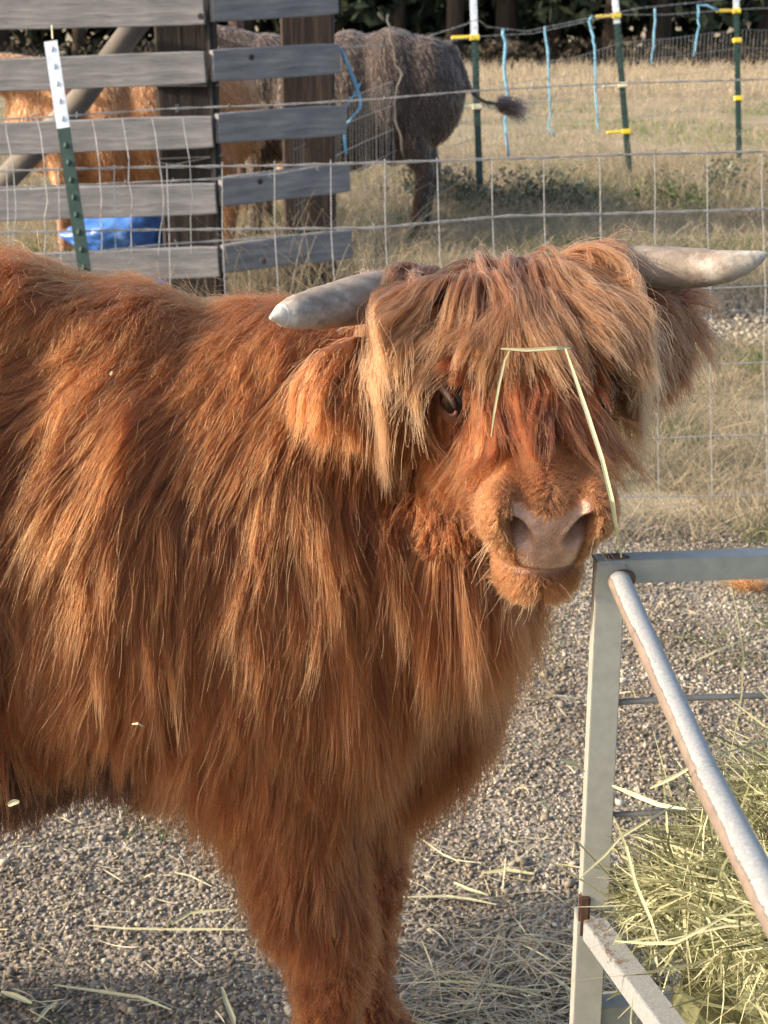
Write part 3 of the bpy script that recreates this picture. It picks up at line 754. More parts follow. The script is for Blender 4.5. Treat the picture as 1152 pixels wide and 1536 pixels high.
# ears
EL0, EL1 = H(-.10, -.075, -.03), P(487, 540, 1.66); ER0, ER1 = H(-.10, .075, -.03), P(1003, 455, 1.76)
chain(bm, [EL0, EL0.lerp(EL1, .35), EL0.lerp(EL1, .7), EL1], [.028, .036, .028, .010], (1, .45, 1), .012)
chain(bm, [ER0, ER0.lerp(ER1, .35), ER0.lerp(ER1, .7), ER1], [.028, .036, .028, .010], (1, .45, 1), .012)
body = fuse(bm, 0.0045, 6)
me = body.data
bm = bmesh.new(); bm.from_mesh(me)
ed = [e for e in bm.edges if all((v.co - E).dot(Fv) > .085 and -.15 < (v.co - E).dot(Nv) < .06 and (v.co - E).length < .30 for v in e.verts)]
bmesh.ops.subdivide_edges(bm, edges=ed, cuts=1, use_grid_fill=True)
sv = [v for v in bm.verts if (v.co - E).dot(Fv) > .085 and (v.co - E).length < .30]
for _ in range(2): bmesh.ops.smooth_vert(bm, verts=sv, factor=.5, use_axis_x=True, use_axis_y=True, use_axis_z=True)
bm.to_mesh(me); bm.free(); me.polygons.foreach_set('use_smooth', [True] * len(me.polygons))
V, Cn, Nn, Ar = mesh_arrays(me)
# nostrils, mouth line, eye sockets
q = V - E_; f_, r_, n_ = q @ F_, q @ R_, q @ N_
front = np.clip((f_ - .13) / .03, 0, 1)
for s in (-1, 1):
    # comma-shaped: rotated ellipse, outer end higher
    u = (r_ - s * .035); v_ = (n_ + .009)
    a = -s * 0.62; uu = u * math.cos(a) + v_ * math.sin(a); vv = -u * math.sin(a) + v_ * math.cos(a)
    d2 = (uu / (.0074 - .12 * np.clip(vv, -.02, .02))) ** 2 + (vv / .0170) ** 2
    V -= (F_[None] * 0.026 - R_[None] * s * -.006) * (np.exp(-d2 ** 1.5 * 0.8) * front)[:, None]
    rim = np.exp(-((np.sqrt(d2) - 1.7) / .4) ** 2) * front
    V += F_[None] * (rim * .0025)[:, None]
ml = -.071 - .9 * r_ ** 2 * 2.2
V -= F_[None] * (np.exp(-((n_ - ml) / .0034) ** 2) * np.clip((f_ - .06) / .05, 0, 1) * .012)[:, None]
V += F_[None] * (np.exp(-((n_ - ml - .011) / .007) ** 2) * front * .003)[:, None]
for s in (-1, 1):
    d2 = ((f_ - .012) / .021) ** 2 + ((n_ - .012) / .016) ** 2
    V -= R_[None] * s * (np.exp(-d2 * 1.2) * .012 * (s * r_ > .05))[:, None]
me.vertices.foreach_set('co', V.astype(np.float32).ravel()); me.update()
V, Cn, Nn, Ar = mesh_arrays(me)
q = V - E_; f_, r_, n_ = q @ F_, q @ R_, q @ N_
wpad = .039 - np.clip(-n_ - .012, 0, .05) * .24
padw = np.clip((wpad - np.abs(r_)) / .005, 0, 1) * np.clip((n_ + .064) / .008, 0, 1) * np.clip((.014 - .006 * np.cos(r_ * 75) - n_) / .004, 0, 1) * (f_ > .13)
padw = np.maximum(padw, .75 * np.exp(-((n_ + .071 + 1.98 * r_ ** 2 + .007) / .005) ** 2) * (f_ > .10))
nost = np.zeros(len(V))
for s in (-1, 1):
    u = (r_ - s * .035); v_ = (n_ + .009); a = -s * 0.62
    uu = u * math.cos(a) + v_ * math.sin(a); vv = -u * math.sin(a) + v_ * math.cos(a)
    nost = np.maximum(nost, np.exp(-((uu / .008) ** 2 + (vv / .016) ** 2)) * .75 * (f_ > .12))
nost = np.maximum(nost, np.exp(-((n_ + .071 + 1.98 * r_ ** 2) / .0026) ** 2) * np.clip((f_ - .08) / .03, 0, 1))
for s in (-1, 1): nost = np.maximum(nost, .95 * np.exp(-(((f_ - .014) / .034) ** 2 + ((n_ - .008) / .028) ** 2)) * (s * r_ > .045))
at = me.attributes.new('pad', 'FLOAT', 'POINT'); at.data.foreach_set('value', np.clip(padw, 0, 1).astype(np.float32))
at = me.attributes.new('nostril', 'FLOAT', 'POINT'); at.data.foreach_set('value', nost.astype(np.float32))
m, n, l, b = new_mat('red_cow_skin', rough=0.55)
v = coords(n, l); ns = noise_tex(n, l, v, 90, 5); ns2 = noise_tex(n, l, v, 22, 5)
bodyc = ramp(n, [(0.3, (0.085, 0.026, 0.009)), (0.7, (0.15, 0.048, 0.016))]); l.new(ns2, bodyc.inputs['Fac'])
padc = ramp(n, [(0.3, (0.29, 0.155, 0.108)), (0.55, (0.46, 0.27, 0.19)), (0.8, (0.58, 0.38, 0.285))]); l.new(ns, padc.inputs['Fac'])
dirt = ramp(n, [(0.46, (1, 1, 1)), (0.62, (0.42, 0.40, 0.36))]); l.new(ns2, dirt.inputs['Fac'])
mu = n.new('ShaderNodeMix'); mu.data_type = 'RGBA'; mu.blend_type = 'MULTIPLY'; mu.inputs['Factor'].default_value = 0.5
l.new(padc.outputs['Color'], mu.inputs[6]); l.new(dirt.outputs['Color'], mu.inputs[7])
ap = n.new('ShaderNodeAttribute'); ap.attribute_name = 'pad'; an = n.new('ShaderNodeAttribute'); an.attribute_name = 'nostril'
c1 = mix_col(n, l, ap.outputs['Fac'], bodyc.outputs['Color'], mu.outputs[2]); c2 = mix_col(n, l, an.outputs['Fac'], c1, (0.05, 0.018, 0.014))
l.new(c2, b.inputs['Base Color']); vp = n.new('ShaderNodeTexVoronoi'); vp.inputs['Scale'].default_value = 420; l.new(v, vp.inputs['Vector'])
ba = n.new('ShaderNodeMath'); ba.operation = 'MULTIPLY_ADD'; ba.inputs[1].default_value = -.5; l.new(vp.outputs['Distance'], ba.inputs[0]); l.new(ns, ba.inputs[2])
bump(n, l, b, ba.outputs[0], 0.7, 0.002)
rf = n.new('ShaderNodeMath'); rf.operation = 'MULTIPLY_ADD'; rf.inputs[1].default_value = -.24; rf.inputs[2].default_value = .6; l.new(ap.outputs['Fac'], rf.inputs[0]); l.new(rf.outputs[0], b.inputs['Roughness'])
b.inputs['Subsurface Weight'].default_value = 0.08; b.inputs['Subsurface Radius'].default_value = (0.01, 0.004, 0.002)
me.materials.append(m)
cow = empty('highland_cow', (0, 0, 0)); cow.location = (0, 0, 0)
tag(cow, 'shaggy red long haired cow with pale horns in the foreground, head turned to the camera', 'cow')
body.parent = cow
bvh = BVHTree.FromPolygons([Vector(x) for x in V], [tuple(p.vertices) for p in me.polygons])

# horns
m, n, l, b = new_mat('horn', rough=0.65)
v = coords(n, l, (1, 1, 1)); v2 = coords(n, l, (6, 40, 40)); f = noise_tex(n, l, v, 38, 8, 0.75); f2 = noise_tex(n, l, v2, 1.6, 7, .65)
at_ = n.new('ShaderNodeAttribute'); at_.attribute_name = 'along'
r = ramp(n, [(0.2, (0.10, 0.075, 0.055)), (0.5, (0.21, 0.17, 0.135)), (0.8, (0.33, 0.285, 0.24))]); l.new(f2, r.inputs['Fac'])
ad = n.new('ShaderNodeMath'); ad.operation = 'MULTIPLY_ADD'; ad.inputs[1].default_value = 1.5; l.new(f, ad.inputs[0]); l.new(at_.outputs['Fac'], ad.inputs[2])
r2 = ramp(n, [(0.93 / 2, (0, 0, 0)), (1.35 / 2, (1, 1, 1))])
hf_ = n.new('ShaderNodeMath'); hf_.operation = 'MULTIPLY'; hf_.inputs[1].default_value = .5; l.new(ad.outputs[0], hf_.inputs[0]); l.new(hf_.outputs[0], r2.inputs['Fac'])
c = mix_col(n, l, r2.outputs['Color'], r.outputs['Color'], (0.44, 0.42, 0.385)); l.new(c, b.inputs['Base Color'])
bump(n, l, b, f, 0.7, 0.003); hornm = m
def horn(pts, rad):
    pts = [Vector(p) for p in pts]; out, rr = [], []
    n_ = len(pts)
    for i in range(n_ - 1):
        p0, p1, p2, p3 = pts[max(i - 1, 0)], pts[i], pts[i + 1], pts[min(i + 2, n_ - 1)]
        for k in range(12):
            t = k / 12
            t_ = t; out.append(0.5 * ((2 * p1) + (p2 - p0) * t + (2 * p0 - 5 * p1 + 4 * p2 - p3) * t * t + (3 * p1 - p0 - 3 * p2 + p3) * t ** 3))
            rr.append(0.5 * (2 * rad[i] + (rad[i + 1] - rad[max(i - 1, 0)]) * t + (2 * rad[max(i - 1, 0)] - 5 * rad[i] + 4 * rad[i + 1] - rad[min(i + 2, n_ - 1)]) * t * t + (3 * rad[i] - rad[max(i - 1, 0)] - 3 * rad[i + 1] + rad[min(i + 2, n_ - 1)]) * t ** 3) + 0.0006 * noise.noise(Vector((len(out) * .35, i * 3.1, 0))))
    out.append(pts[-1]); rr.append(rad[-1])
    o = from_bm('horn', tube_bm(out, rr, 28), hornm, cow, True)
    a_ = o.data.attributes.new('along', 'FLOAT', 'POINT'); a_.data.foreach_set('value', np.repeat(np.clip((np.arange(len(out)) / len(out) - .25) * .9, 0, .55), 28)[:len(o.data.vertices)].astype(np.float32))
    return o
horn([P(690, 462, 1.78), P(620, 446, 1.74), P(560, 446, 1.69), P(495, 459, 1.65), P(448, 468, 1.62), P(428, 472, 1.61), P(417, 474, 1.603), P(405, 477, 1.597)], [.028, .029, .028, .0240, .0190, .0142, .0090, .0015])
horn([P(840, 420, 1.78), P(920, 405, 1.76), P(980, 402, 1.74), P(1040, 402, 1.72), P(1085, 400, 1.70), P(1118, 393, 1.69), P(1140, 385, 1.685), P(1152, 380, 1.682)], [.027, .0265, .025, .0225, .0185, .0130, .0072, .001])
# eyes
eyem, n, l, b = new_mat('eyeball', (0.010, 0.006, 0.005), 0.2); b.inputs['Specular IOR Level'].default_value = .3
udm, n, l, b = new_mat('dark_eyelid', (0.035, 0.014, 0.009), 0.6)
lidm, n, l, b = new_mat('eyelid', (0.17, 0.08, 0.058), 0.5)
for s in (-1, 1):
    bm = bmesh.new(); blob(bm, H(.014, s * .074, .009), (.020, .020, .0175), HM, 4); eb = from_bm('eye', bm, eyem, cow, True)
    bm = bmesh.new(); pts = []
    for i in range(17):
        a = math.pi * (1.02 + 0.96 * i / 16); pts.append(H(.014 + math.cos(a) * .022, s * (.0885 - abs(math.cos(a)) * .010), .010 + math.sin(a) * .0150))
    tube_bm(pts, .0022, 6, bm); from_bm('eyelid', bm, lidm, cow, True)
    bm = bmesh.new(); pts = []
    for i in range(17):
        a = math.pi * (.02 + 0.96 * i / 16); pts.append(H(.014 + math.cos(a) * .022, s * (.0905 - abs(math.cos(a)) * .011), .0125 + math.sin(a) * .0105))
    tube_bm(pts, [.002 + .0035 * math.sin(math.pi * i / 16) for i in range(17)], 8, bm); from_bm('eyelid', bm, udm, cow, True)
hoofm = noisy_mat('hoof', [(0.3, (0.03, 0.025, 0.02)), (0.7, (0.10, 0.08, 0.06))], 20, (1, 1, 6), 0.6)
for (x, y) in ((-.045, YC - .115), (.005, YC + .115), (-1.345, YC - .14), (-1.465, YC + .14)):
    bm = bmesh.new()
    for s in (-1, 1):
        v_ = bmesh.ops.create_cone(bm, cap_ends=True, segments=12, radius1=.040, radius2=.030, depth=.06, matrix=Matrix.Translation((x, y + s * .022, .028)) @ Matrix.Diagonal((1.25, .6, 1, 1)))
    from_bm('hoof', bm, hoofm, cow, True)

# ------------------------------------------------------------------ coat
coat_st = [(0.0, (0.034, 0.010, 0.004)), (0.3, (0.108, 0.028, 0.0085)), (0.6, (0.195, 0.056, 0.0155)), (1.0, (0.33, 0.115, 0.035))]
coatm = hair_mat('red_coat_hair', coat_st, (0.26, 0.080, 0.022), 0.12)
bellym = hair_mat('belly_hair', [(0.0, (0.006, 0.003, 0.002)), (0.5, (0.020, 0.0065, 0.0035)), (1.0, (0.06, 0.018, 0.007))], (0.05, 0.016, 0.007), 0.3)  # brown deepened to carry the shade under the body
forem = hair_mat('forelock_hair', [(0.0, (0.045, 0.013, 0.005)), (0.35, (0.125, 0.038, 0.013)), (0.7, (0.235, 0.090, 0.034)), (1.0, (0.40, 0.20, 0.088))], (0.36, 0.18, 0.08), 0.4)
darkh = hair_mat('dark_ear_hair', [(0.0, (0.03, 0.010, 0.005)), (0.5, (0.10, 0.032, 0.014)), (1.0, (0.22, 0.085, 0.035))], (0.30, 0.13, 0.06), 0.35)
shorth = hair_mat('short_muzzle_hair', [(0.0, (0.07, 0.020, 0.007)), (0.5, (0.18, 0.056, 0.018)), (1.0, (0.34, 0.14, 0.05))], (0.36, 0.16, 0.06), 0.35)
q = Cn - E_; cf, cr, cn = q @ F_, q @ R_, q @ N_
X, Y, Z = Cn.T
headm = (cf > -.20) & (np.abs(cr) < .13) & (cn > -.17) & (Y < 1.80) & (X > 0.0)
headm &= (Z > 0.88)
earm = np.zeros(len(Cn), bool)
def segd(C, a, b):
    a, b = np.array(a), np.array(b); t = np.clip(((C - a) @ (b - a)) / ((b - a) @ (b - a)), 0, 1); return np.linalg.norm(C - (a + t[:, None] * (b - a)), axis=1), t
dl, tl = segd(Cn, EL0, EL1); dr_, tr_ = segd(Cn, ER0, ER1)
earL = (dl < .045) & (tl > .22); earR = (dr_ < .045) & (tr_ > .22); earm = earL | earR
headm &= ~earm
legm = (Z < .50) & ~headm
tolens = unit(np.array(CAM) - Cn); facing = (Nn * tolens).sum(1)
vis = np.where(facing > -.25, 1.0, 0.28)
vis = np.where((X < -.62), vis * 0.35, vis)
G = np.array([0, 0, -1.0])
def tang(N, D):
    D = D - N * (D * N).sum(1, keepdims=True); return unit(D)
def smooth(a, b, x): t = np.clip((x - a) / (b - a), 0, 1); return t * t * (3 - 2 * t)

# main coat
g = np.random.default_rng(21)
mask = ~headm & ~earm & (Z > .46)
bel = ((Nn[:, 2] < -.30) | (Z < .72)) & (X < -.27)
mask &= ~bel
w8 = Ar * vis * mask * np.where(Z < .58, .5, 1)
Pr, Nr, ii = pick(Cn, Nn, w8, 190000, .0045, g)
x, y, z = Pr.T
back = 0.62 * smooth(-.05, -.55, x) + 0.25 + 0.5 * smooth(1.0, 1.15, z)
D = np.stack([-back, np.zeros_like(x) , -np.ones_like(x) * (0.9 + 0 * x)], 1)
front = smooth(-.10, .05, x); D[:, 0] = D[:, 0] * (1 - front * .9) + .05 * front
D[:, 1] = np.where(Nr[:, 2] > .75, -0.5, 0)      # the coat parts along the spine towards the near side
nz = np.array([noise.noise_vector(Vector(p) * 5.0)[:] for p in Pr[:, :]])
nzb = np.array([noise.noise_vector(Vector(p) * 2.2)[:] for p in Pr])
D = tang(Nr, unit(D) + nz * 0.16 + nzb * .15)
L = 0.10 + 0.07 * smooth(1.15, .9, z) - .05 * smooth(.66, .56, z)
L = np.where(x < -.2, np.minimum(L, .035 + .95 * np.maximum(z - .73, 0) + .025 * nz[:, 2]), L)
L = np.where((x > -.32) & (z < .72) & (z > .46) & (x < .0), .10, L)
L = np.where((z > 1.12), .075, L) * (1 + nz[:, 0] * .3)
belly = smooth(.66, .60, z) * (np.abs(x + .9) < .62)  # mask for the belly shade put into the coat tint
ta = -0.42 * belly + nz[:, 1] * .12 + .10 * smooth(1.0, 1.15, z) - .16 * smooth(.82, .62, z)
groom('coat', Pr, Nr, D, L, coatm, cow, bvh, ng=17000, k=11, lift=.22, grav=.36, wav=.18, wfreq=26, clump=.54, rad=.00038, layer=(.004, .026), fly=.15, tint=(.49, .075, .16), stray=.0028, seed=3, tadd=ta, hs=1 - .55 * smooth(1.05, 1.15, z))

# pointed locks of the side fringe and the layers over the foreleg
g = np.random.default_rng(41)
mask = ~headm & ~earm & (Y < YC - .10) & (facing > 0) & (((Z > .735) & (Z < .95) & (X < -.2)) | ((Z > .66) & (Z < 1.02) & (X >= -.3) & (X < .0)))
Pr, Nr, ii = pick(Cn, Nn, Ar * mask, 34000, .0045, g); x, y, z = Pr.T
D = tang(Nr, np.stack([-.16 * smooth(-.1, -.5, x), 0 * x, -np.ones_like(x)], 1) + g.normal(0, .06, (len(x), 3)))
L = np.where(x < -.22, np.minimum(.16, (z - .645) * 1.05), .135) * g.uniform(.8, 1.1, len(x))
groom('fringe', Pr, Nr, D, L, coatm, cow, bvh, ng=900, k=12, lift=.22, grav=.55, wav=.27, wfreq=22, clump=.80, rad=.00034, layer=(.016, .036), fly=.10, tint=(.46, .12, .14), stray=.0024, seed=33, cpow=.8)
# short belly hair: dark brown, with underbody shade put into its colour
g = np.random.default_rng(42)
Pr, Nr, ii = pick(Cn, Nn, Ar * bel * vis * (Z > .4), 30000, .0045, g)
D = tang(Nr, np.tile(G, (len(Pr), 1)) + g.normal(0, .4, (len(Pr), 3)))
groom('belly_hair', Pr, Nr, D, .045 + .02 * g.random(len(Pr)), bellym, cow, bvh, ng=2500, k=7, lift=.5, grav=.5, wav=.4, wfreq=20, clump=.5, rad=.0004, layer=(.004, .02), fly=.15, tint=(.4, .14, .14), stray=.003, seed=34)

# legs
g = np.random.default_rng(22)
w8 = Ar * vis * legm * ~headm * (Z > .07)
Pr, Nr, ii = pick(Cn, Nn, w8, 30000, .0045, g)
D = tang(Nr, np.stack([-.1 + 0 * Pr[:, 0], 0 * Pr[:, 0], -np.ones(len(Pr))], 1) + g.normal(0, .12, (len(Pr), 3)))
L = .022 + .065 * smooth(.36, .48, Pr[:, 2])
groom('leg_hair', Pr, Nr, D, L, coatm, cow, bvh, ng=2500, k=7, lift=.35, grav=.35, wav=.4, wfreq=30, clump=.6, rad=.0004, layer=(.004, .016), tint=(.33, .12, .12), stray=.0022, seed=4)

# dewlap, brisket and throat fringe
g = np.random.default_rng(23)
mask = ~earm & (X > -.02) & (Z < .99) & (Z > .56) & (cn < -.08) & (cf < .0)
w8 = Ar * np.where(facing > -.4, 1, .2) * mask
Pr, Nr, ii = pick(Cn, Nn, w8, 42000, .0045, g)
D = tang(Nr, np.stack([.10 + 0 * Pr[:, 0], 0 * Pr[:, 0] - .05, -np.ones(len(Pr))], 1) + g.normal(0, .10, (len(Pr), 3)))
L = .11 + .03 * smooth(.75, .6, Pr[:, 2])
groom('chest_hair', Pr, Nr, D, L, coatm, cow, bvh, ng=4500, k=9, lift=.36, grav=.42, wav=.36, wfreq=18, clump=.58, rad=.00036, layer=(.008, .035), fly=.15, tint=(.16, .14, .14), stray=.0035, seed=5, tadd=.16 * smooth(.80, .92, Pr[:, 2]))  # low tint paints in the shade between shoulder and chest, easing off at the throat

# face: cheeks, jaw, nose bridge
g = np.random.default_rng(24)
hf = np.array([0.0])
padf = (np.abs(cr) < .040 - np.clip(-cn - .012, 0, .05) * .24) & (cn > -.064) & (cn < .012 - .006 * np.cos(cr * 75)) & (cf > .13)
padf |= (np.abs(cn + .078 + 1.98 * cr ** 2) < .006) & (cf > .11)
alar = (cf > .165) & (cn > -.066) & (cn < .030) & ~padf
muz = (cf > .115) & headm
eyed = ((cf - .014) / .027) ** 2 + ((cn - .008) / .022) ** 2
eyez = (eyed < 1) & (np.abs(cr) > .05)
mask = headm & ~muz & ~eyez
Pr, Nr, ii = pick(Cn, Nn, Ar * mask * vis, 52000, .003, g)
f0, r0, n0 = cf[ii], cr[ii], cn[ii]
top = smooth(.0, .035, n0) * smooth(.075, .045, np.abs(r0))
Dc = (F_[None] * (.15 + .85 * top)[:, None] + N_[None] * (-.75 * (1 - top))[:, None] + G[None] * .5 + R_[None] * (np.sign(r0) * .06)[:, None])
D = tang(Nr, Dc + g.normal(0, .08, (len(Pr), 3)))
L = .032 + .045 * smooth(-.02, -.10, n0) * smooth(.0, -.06, f0) + .015 * top
L = L * (1 - .72 * smooth(.02, .09, f0)); L = np.where((np.abs(f0 - .02) < .04) & (np.abs(n0) < .035) & (np.abs(r0) > .05), .021, L)
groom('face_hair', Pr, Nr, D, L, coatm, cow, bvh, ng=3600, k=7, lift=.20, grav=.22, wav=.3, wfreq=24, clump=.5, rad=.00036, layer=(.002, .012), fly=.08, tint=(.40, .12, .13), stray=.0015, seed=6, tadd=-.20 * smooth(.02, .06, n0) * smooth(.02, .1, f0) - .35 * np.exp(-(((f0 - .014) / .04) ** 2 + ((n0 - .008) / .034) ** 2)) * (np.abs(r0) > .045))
# muzzle fuzz and chin
g = np.random.default_rng(25)
mask = muz & ~padf
Pr, Nr, ii = pick(Cn, Nn, Ar * mask, 46000, .003, g)
f0, r0, n0 = cf[ii], cr[ii], cn[ii]
D = tang(Nr, R_[None] * (np.sign(r0) * .5)[:, None] + G[None] * .8 - F_[None] * .5 + g.normal(0, .12, (len(Pr), 3)))
L = .0065 + .004 * g.random(len(Pr)) + .013 * smooth(-.085, -.11, n0) + .008 * smooth(.15, .12, f0)
groom('muzzle_hair', Pr, Nr, D, L, shorth, cow, bvh, ng=6000, k=5, lift=.16, grav=.3, wav=.2, wfreq=60, clump=.2, rad=.00020, layer=(.0006, .002), fly=.04, tint=(.48, .06, .09), stray=.0008, seed=7)
# whiskers
g = np.random.default_rng(29)
mask = (cf > .12) & ((np.abs(cr) > .045) | (cn < -.08)) & headm
Pr, Nr, ii = pick(Cn, Nn, Ar * mask, 90, .003, g)
D = tang(Nr, G[None] + F_[None] * .2 + R_[None] * np.sign(cr[ii])[:, None] * .6 + g.normal(0, .3, (len(Pr), 3)))
groom('whiskers', Pr, Nr, D, np.full(len(Pr), .04), forem, cow, bvh, ng=90, k=7, lift=.6, grav=.2, wav=.2, clump=.0, rad=.00028, layer=(.004, .01), tint=(.9, .05, .05), stray=.001, seed=8)

# forehead under-layer hanging to the nose
g = np.random.default_rng(26)
mask = headm & (cf > -.12) & (cf < .055) & (np.abs(cr) < .055) & (cn > .012)
Pr, Nr, ii = pick(Cn, Nn, Ar * mask, 15000, .003, g)
f0, r0 = cf[ii], cr[ii]
D = tang(Nr, F_[None] * 1.0 + R_[None] * (r0 * 4)[:, None] + g.normal(0, .08, (len(Pr), 3)))
groom('forehead_hair', Pr, Nr, D, np.full(len(Pr), .115) * g.uniform(.8, 1.1, len(Pr)), coatm, cow, bvh, ng=420, k=10, lift=.25, grav=.30, wav=.35, wfreq=22, clump=.82, rad=.0004, layer=(.008, .024), fly=.06, tint=(.34, .12, .10), stray=.0018, seed=9)
# forelock
g = np.random.default_rng(27)
mask = headm & (cf > -.22) & (cf < -.06) & (np.abs(cr) < .10) & (cn > -.01)
mask |= (~earm) & (cf > -.24) & (cf < -.10) & (np.abs(cr) < .11) & (cn > -.03)
Pr, Nr, ii = pick(Cn, Nn, Ar * mask, 32000, .004, g)
f0, r0 = cf[ii], cr[ii]
nzf = np.array([noise.noise_vector(Vector(p) * 22)[:] for p in Pr])
ls = smooth(-.02, -.07, r0)
D = unit(F_[None] * (.75 + .36 * nzf[:, :1]) * (1 - .6 * ls[:, None]) + R_[None] * (r0 * 8.5 - 1.2 * ls)[:, None] + N_[None] * (.30 + .3 * ls)[:, None] + nzf * .40)
L = np.clip(.045 - f0, .09, .26) + .05 * nzf[:, 1] + .0 * smooth(.045, .08, r0) + .02 * ls - .05 * smooth(.05, .085, r0)
HSEG = [(Vector(H(-.13, -.05, .0)), P(560, 444, 1.69), .036), (Vector(H(-.13, .05, .0)), P(985, 402, 1.74), .031)]
EYEZ = [(H(.028, -.090, .020), .031), (H(.05, .10, .02), .02)]
def fore_conf(p, v, t):
    for a, b, r_ in HSEG:
        ab = b - a; u = max(0, min(1, (p - a).dot(ab) / ab.dot(ab))); c = a + ab * u; d_ = p - c
        if d_.length < r_ and d_.length > 1e-5:
            dn = (d_.normalized() + Vector((0, -1.2, -.1))).normalized(); p = c + dn * (r_ + .004)
            q_ = v.dot(dn)
            if q_ < 0: v = (v - dn * q_).normalized()
    for c, r_ in EYEZ:
        d_ = p - c
        if d_.length < r_: p = c + (d_.normalized() + (Rv * (-1 if c.x < .15 else 1)) * .9).normalized() * r_
    q = p - E; r = q.dot(Rv); lim = (.158 if r < 0 else .130) + .004 * math.sin(p.z * 90)
    if abs(r) > lim:
        s_ = 1 if r > 0 else -1
        p = p - Rv * s_ * (abs(r) - lim) * .85
        vr = v.dot(Rv)
        if vr * s_ > 0: v = (v - Rv * vr * .8 + Vector((0, 0, -1)) * .25).normalized()
    n_ = q.dot(Nv); nl = .082 - max(0, q.dot(Fv)) * .12
    if n_ > nl: p = p - Nv * (n_ - nl) * .6; v = (v - Nv * max(0, v.dot(Nv)) * .7).normalized()
    return p, v
groom('forelock', Pr, Nr, D, L, forem, cow, bvh, ng=1500, k=15, lift=.38, grav=.85, wav=.44, wfreq=19, clump=.78, rad=.00034, layer=(.014, .048), fly=.10, tint=(.37, .14, .17), stray=.0024, seed=10, cpow=.6, tipr=.4, confine=fore_conf)
# golden side locks framing the face
g = np.random.default_rng(31)
mask = (cf > -.17) & (cf < -.04) & (np.abs(cr) > .055) & (np.abs(cr) < .12) & (cn > -.03) & (cn < .05) & ~earm
Pr, Nr, ii = pick(Cn, Nn, Ar * mask * np.where(cr > 0, .4, 1), 800, .004, g)
D = unit(R_[None] * (np.sign(cr[ii]) * .7)[:, None] + F_[None] * .5 + G[None] * .6 + g.normal(0, .1, (len(Pr), 3)))
groom('side_lock', Pr, Nr, D, np.full(len(Pr), .165) * g.uniform(.7, 1.15, len(Pr)), forem, cow, bvh, ng=60, k=16, lift=.2, grav=.95, wav=.75, wfreq=22, clump=.88, rad=.00036, layer=(.012, .028), fly=.06, tint=(.42, .16, .14), stray=.003, seed=11, cpow=.5, tipr=.4, confine=fore_conf)

# hair growing round the horn bases
g = np.random.default_rng(36)
for (a, b, rr_, sd, nn, sx) in ((P(680, 452, 1.76), P(618, 445, 1.735), .031, 37, 6500, -1), (P(860, 408, 1.76), P(915, 402, 1.755), .026, 38, 3500, 1)):
    A_, B_ = np.array(a), np.array(b); axn = (B_ - A_) / np.linalg.norm(B_ - A_)
    u = g.random(nn) ** .9; rd = unit(g.normal(0, 1, (nn, 3))); rd = rd - axn * (rd @ axn)[:, None]; rd[:, 2] = np.abs(rd[:, 2]) * .9 + rd[:, 2] * .1; rd = unit(rd)
    Pr = A_ + (B_ - A_) * u[:, None] + rd * rr_ * .95
    D = unit(axn[None] * .25 + rd * .35 + np.array([0, -.55, .0]) + G * .35 + g.normal(0, .12, (nn, 3)))
    def ring_conf(p, v, t, a=a, b=b, rr_=rr_):
        ab = b - a; u_ = max(0, min(1, (p - a).dot(ab) / ab.dot(ab))); c = a + ab * u_; d_ = p - c
        if d_.length < rr_ + .003: dn = (d_.normalized() + Vector((0, -.5, 0))).normalized(); p = c + dn * (rr_ + .004)
        return p, v
    groom('horn_base_hair', Pr, rd, D, (.075 + .05 * g.random(nn)) * (1 - .3 * u), forem, cow, None, ng=260, k=12, lift=.2, grav=.75, wav=.45, wfreq=20, clump=.72, rad=.00036, tint=(.36, .14, .15), stray=.0026, seed=sd, confine=ring_conf, cpow=.7)
# ear fringes
g = np.random.default_rng(28)
Pr, Nr, ii = pick(Cn, Nn, Ar * earL, 26000, .003, g)
t_ = tl[ii]; axl = np.array((EL1 - EL0).normalized())
D = unit(axl[None] * .55 + G[None] * .75 + g.normal(0, .14, (len(Pr), 3)) + Nr * .3)
groom('ear_fringe', Pr, Nr, D, (.065 + .035 * g.random(len(Pr))), coatm, cow, None, ng=700, k=10, lift=.2, grav=.62, wav=.35, wfreq=20, clump=.6, rad=.0004, layer=(.004, .02), fly=.12, tint=(.46, .16, .14), stray=.003, seed=12)
Pr, Nr, ii = pick(Cn, Nn, Ar * earR, 24000, .003, g)
axr = np.array((ER1 - ER0).normalized())
D = unit(axr[None] * .8 + G[None] * .35 + g.normal(0, .2, (len(Pr), 3)) + Nr * .3)
groom('ear_fringe', Pr, Nr, D, .05 + .04 * g.random(len(Pr)), darkh, cow, None, ng=700, k=10, lift=.2, grav=.8, wav=.35, wfreq=20, clump=.55, rad=.0004, layer=(.004, .02), fly=.14, tint=(.5, .14, .14), stray=.003, seed=13)
# tail switch
Pr, Nr, ii = pick(Cn, Nn, Ar * ((X < -1.70) & (Z < .85)), 3000, .004, g)
groom('tail_switch', Pr, Nr, np.tile(G, (len(Pr), 1)), np.full(len(Pr), .3), coatm, cow, None, ng=60, k=8, clump=.6, tint=(.45, .1, .1), rad=.0006, seed=14)

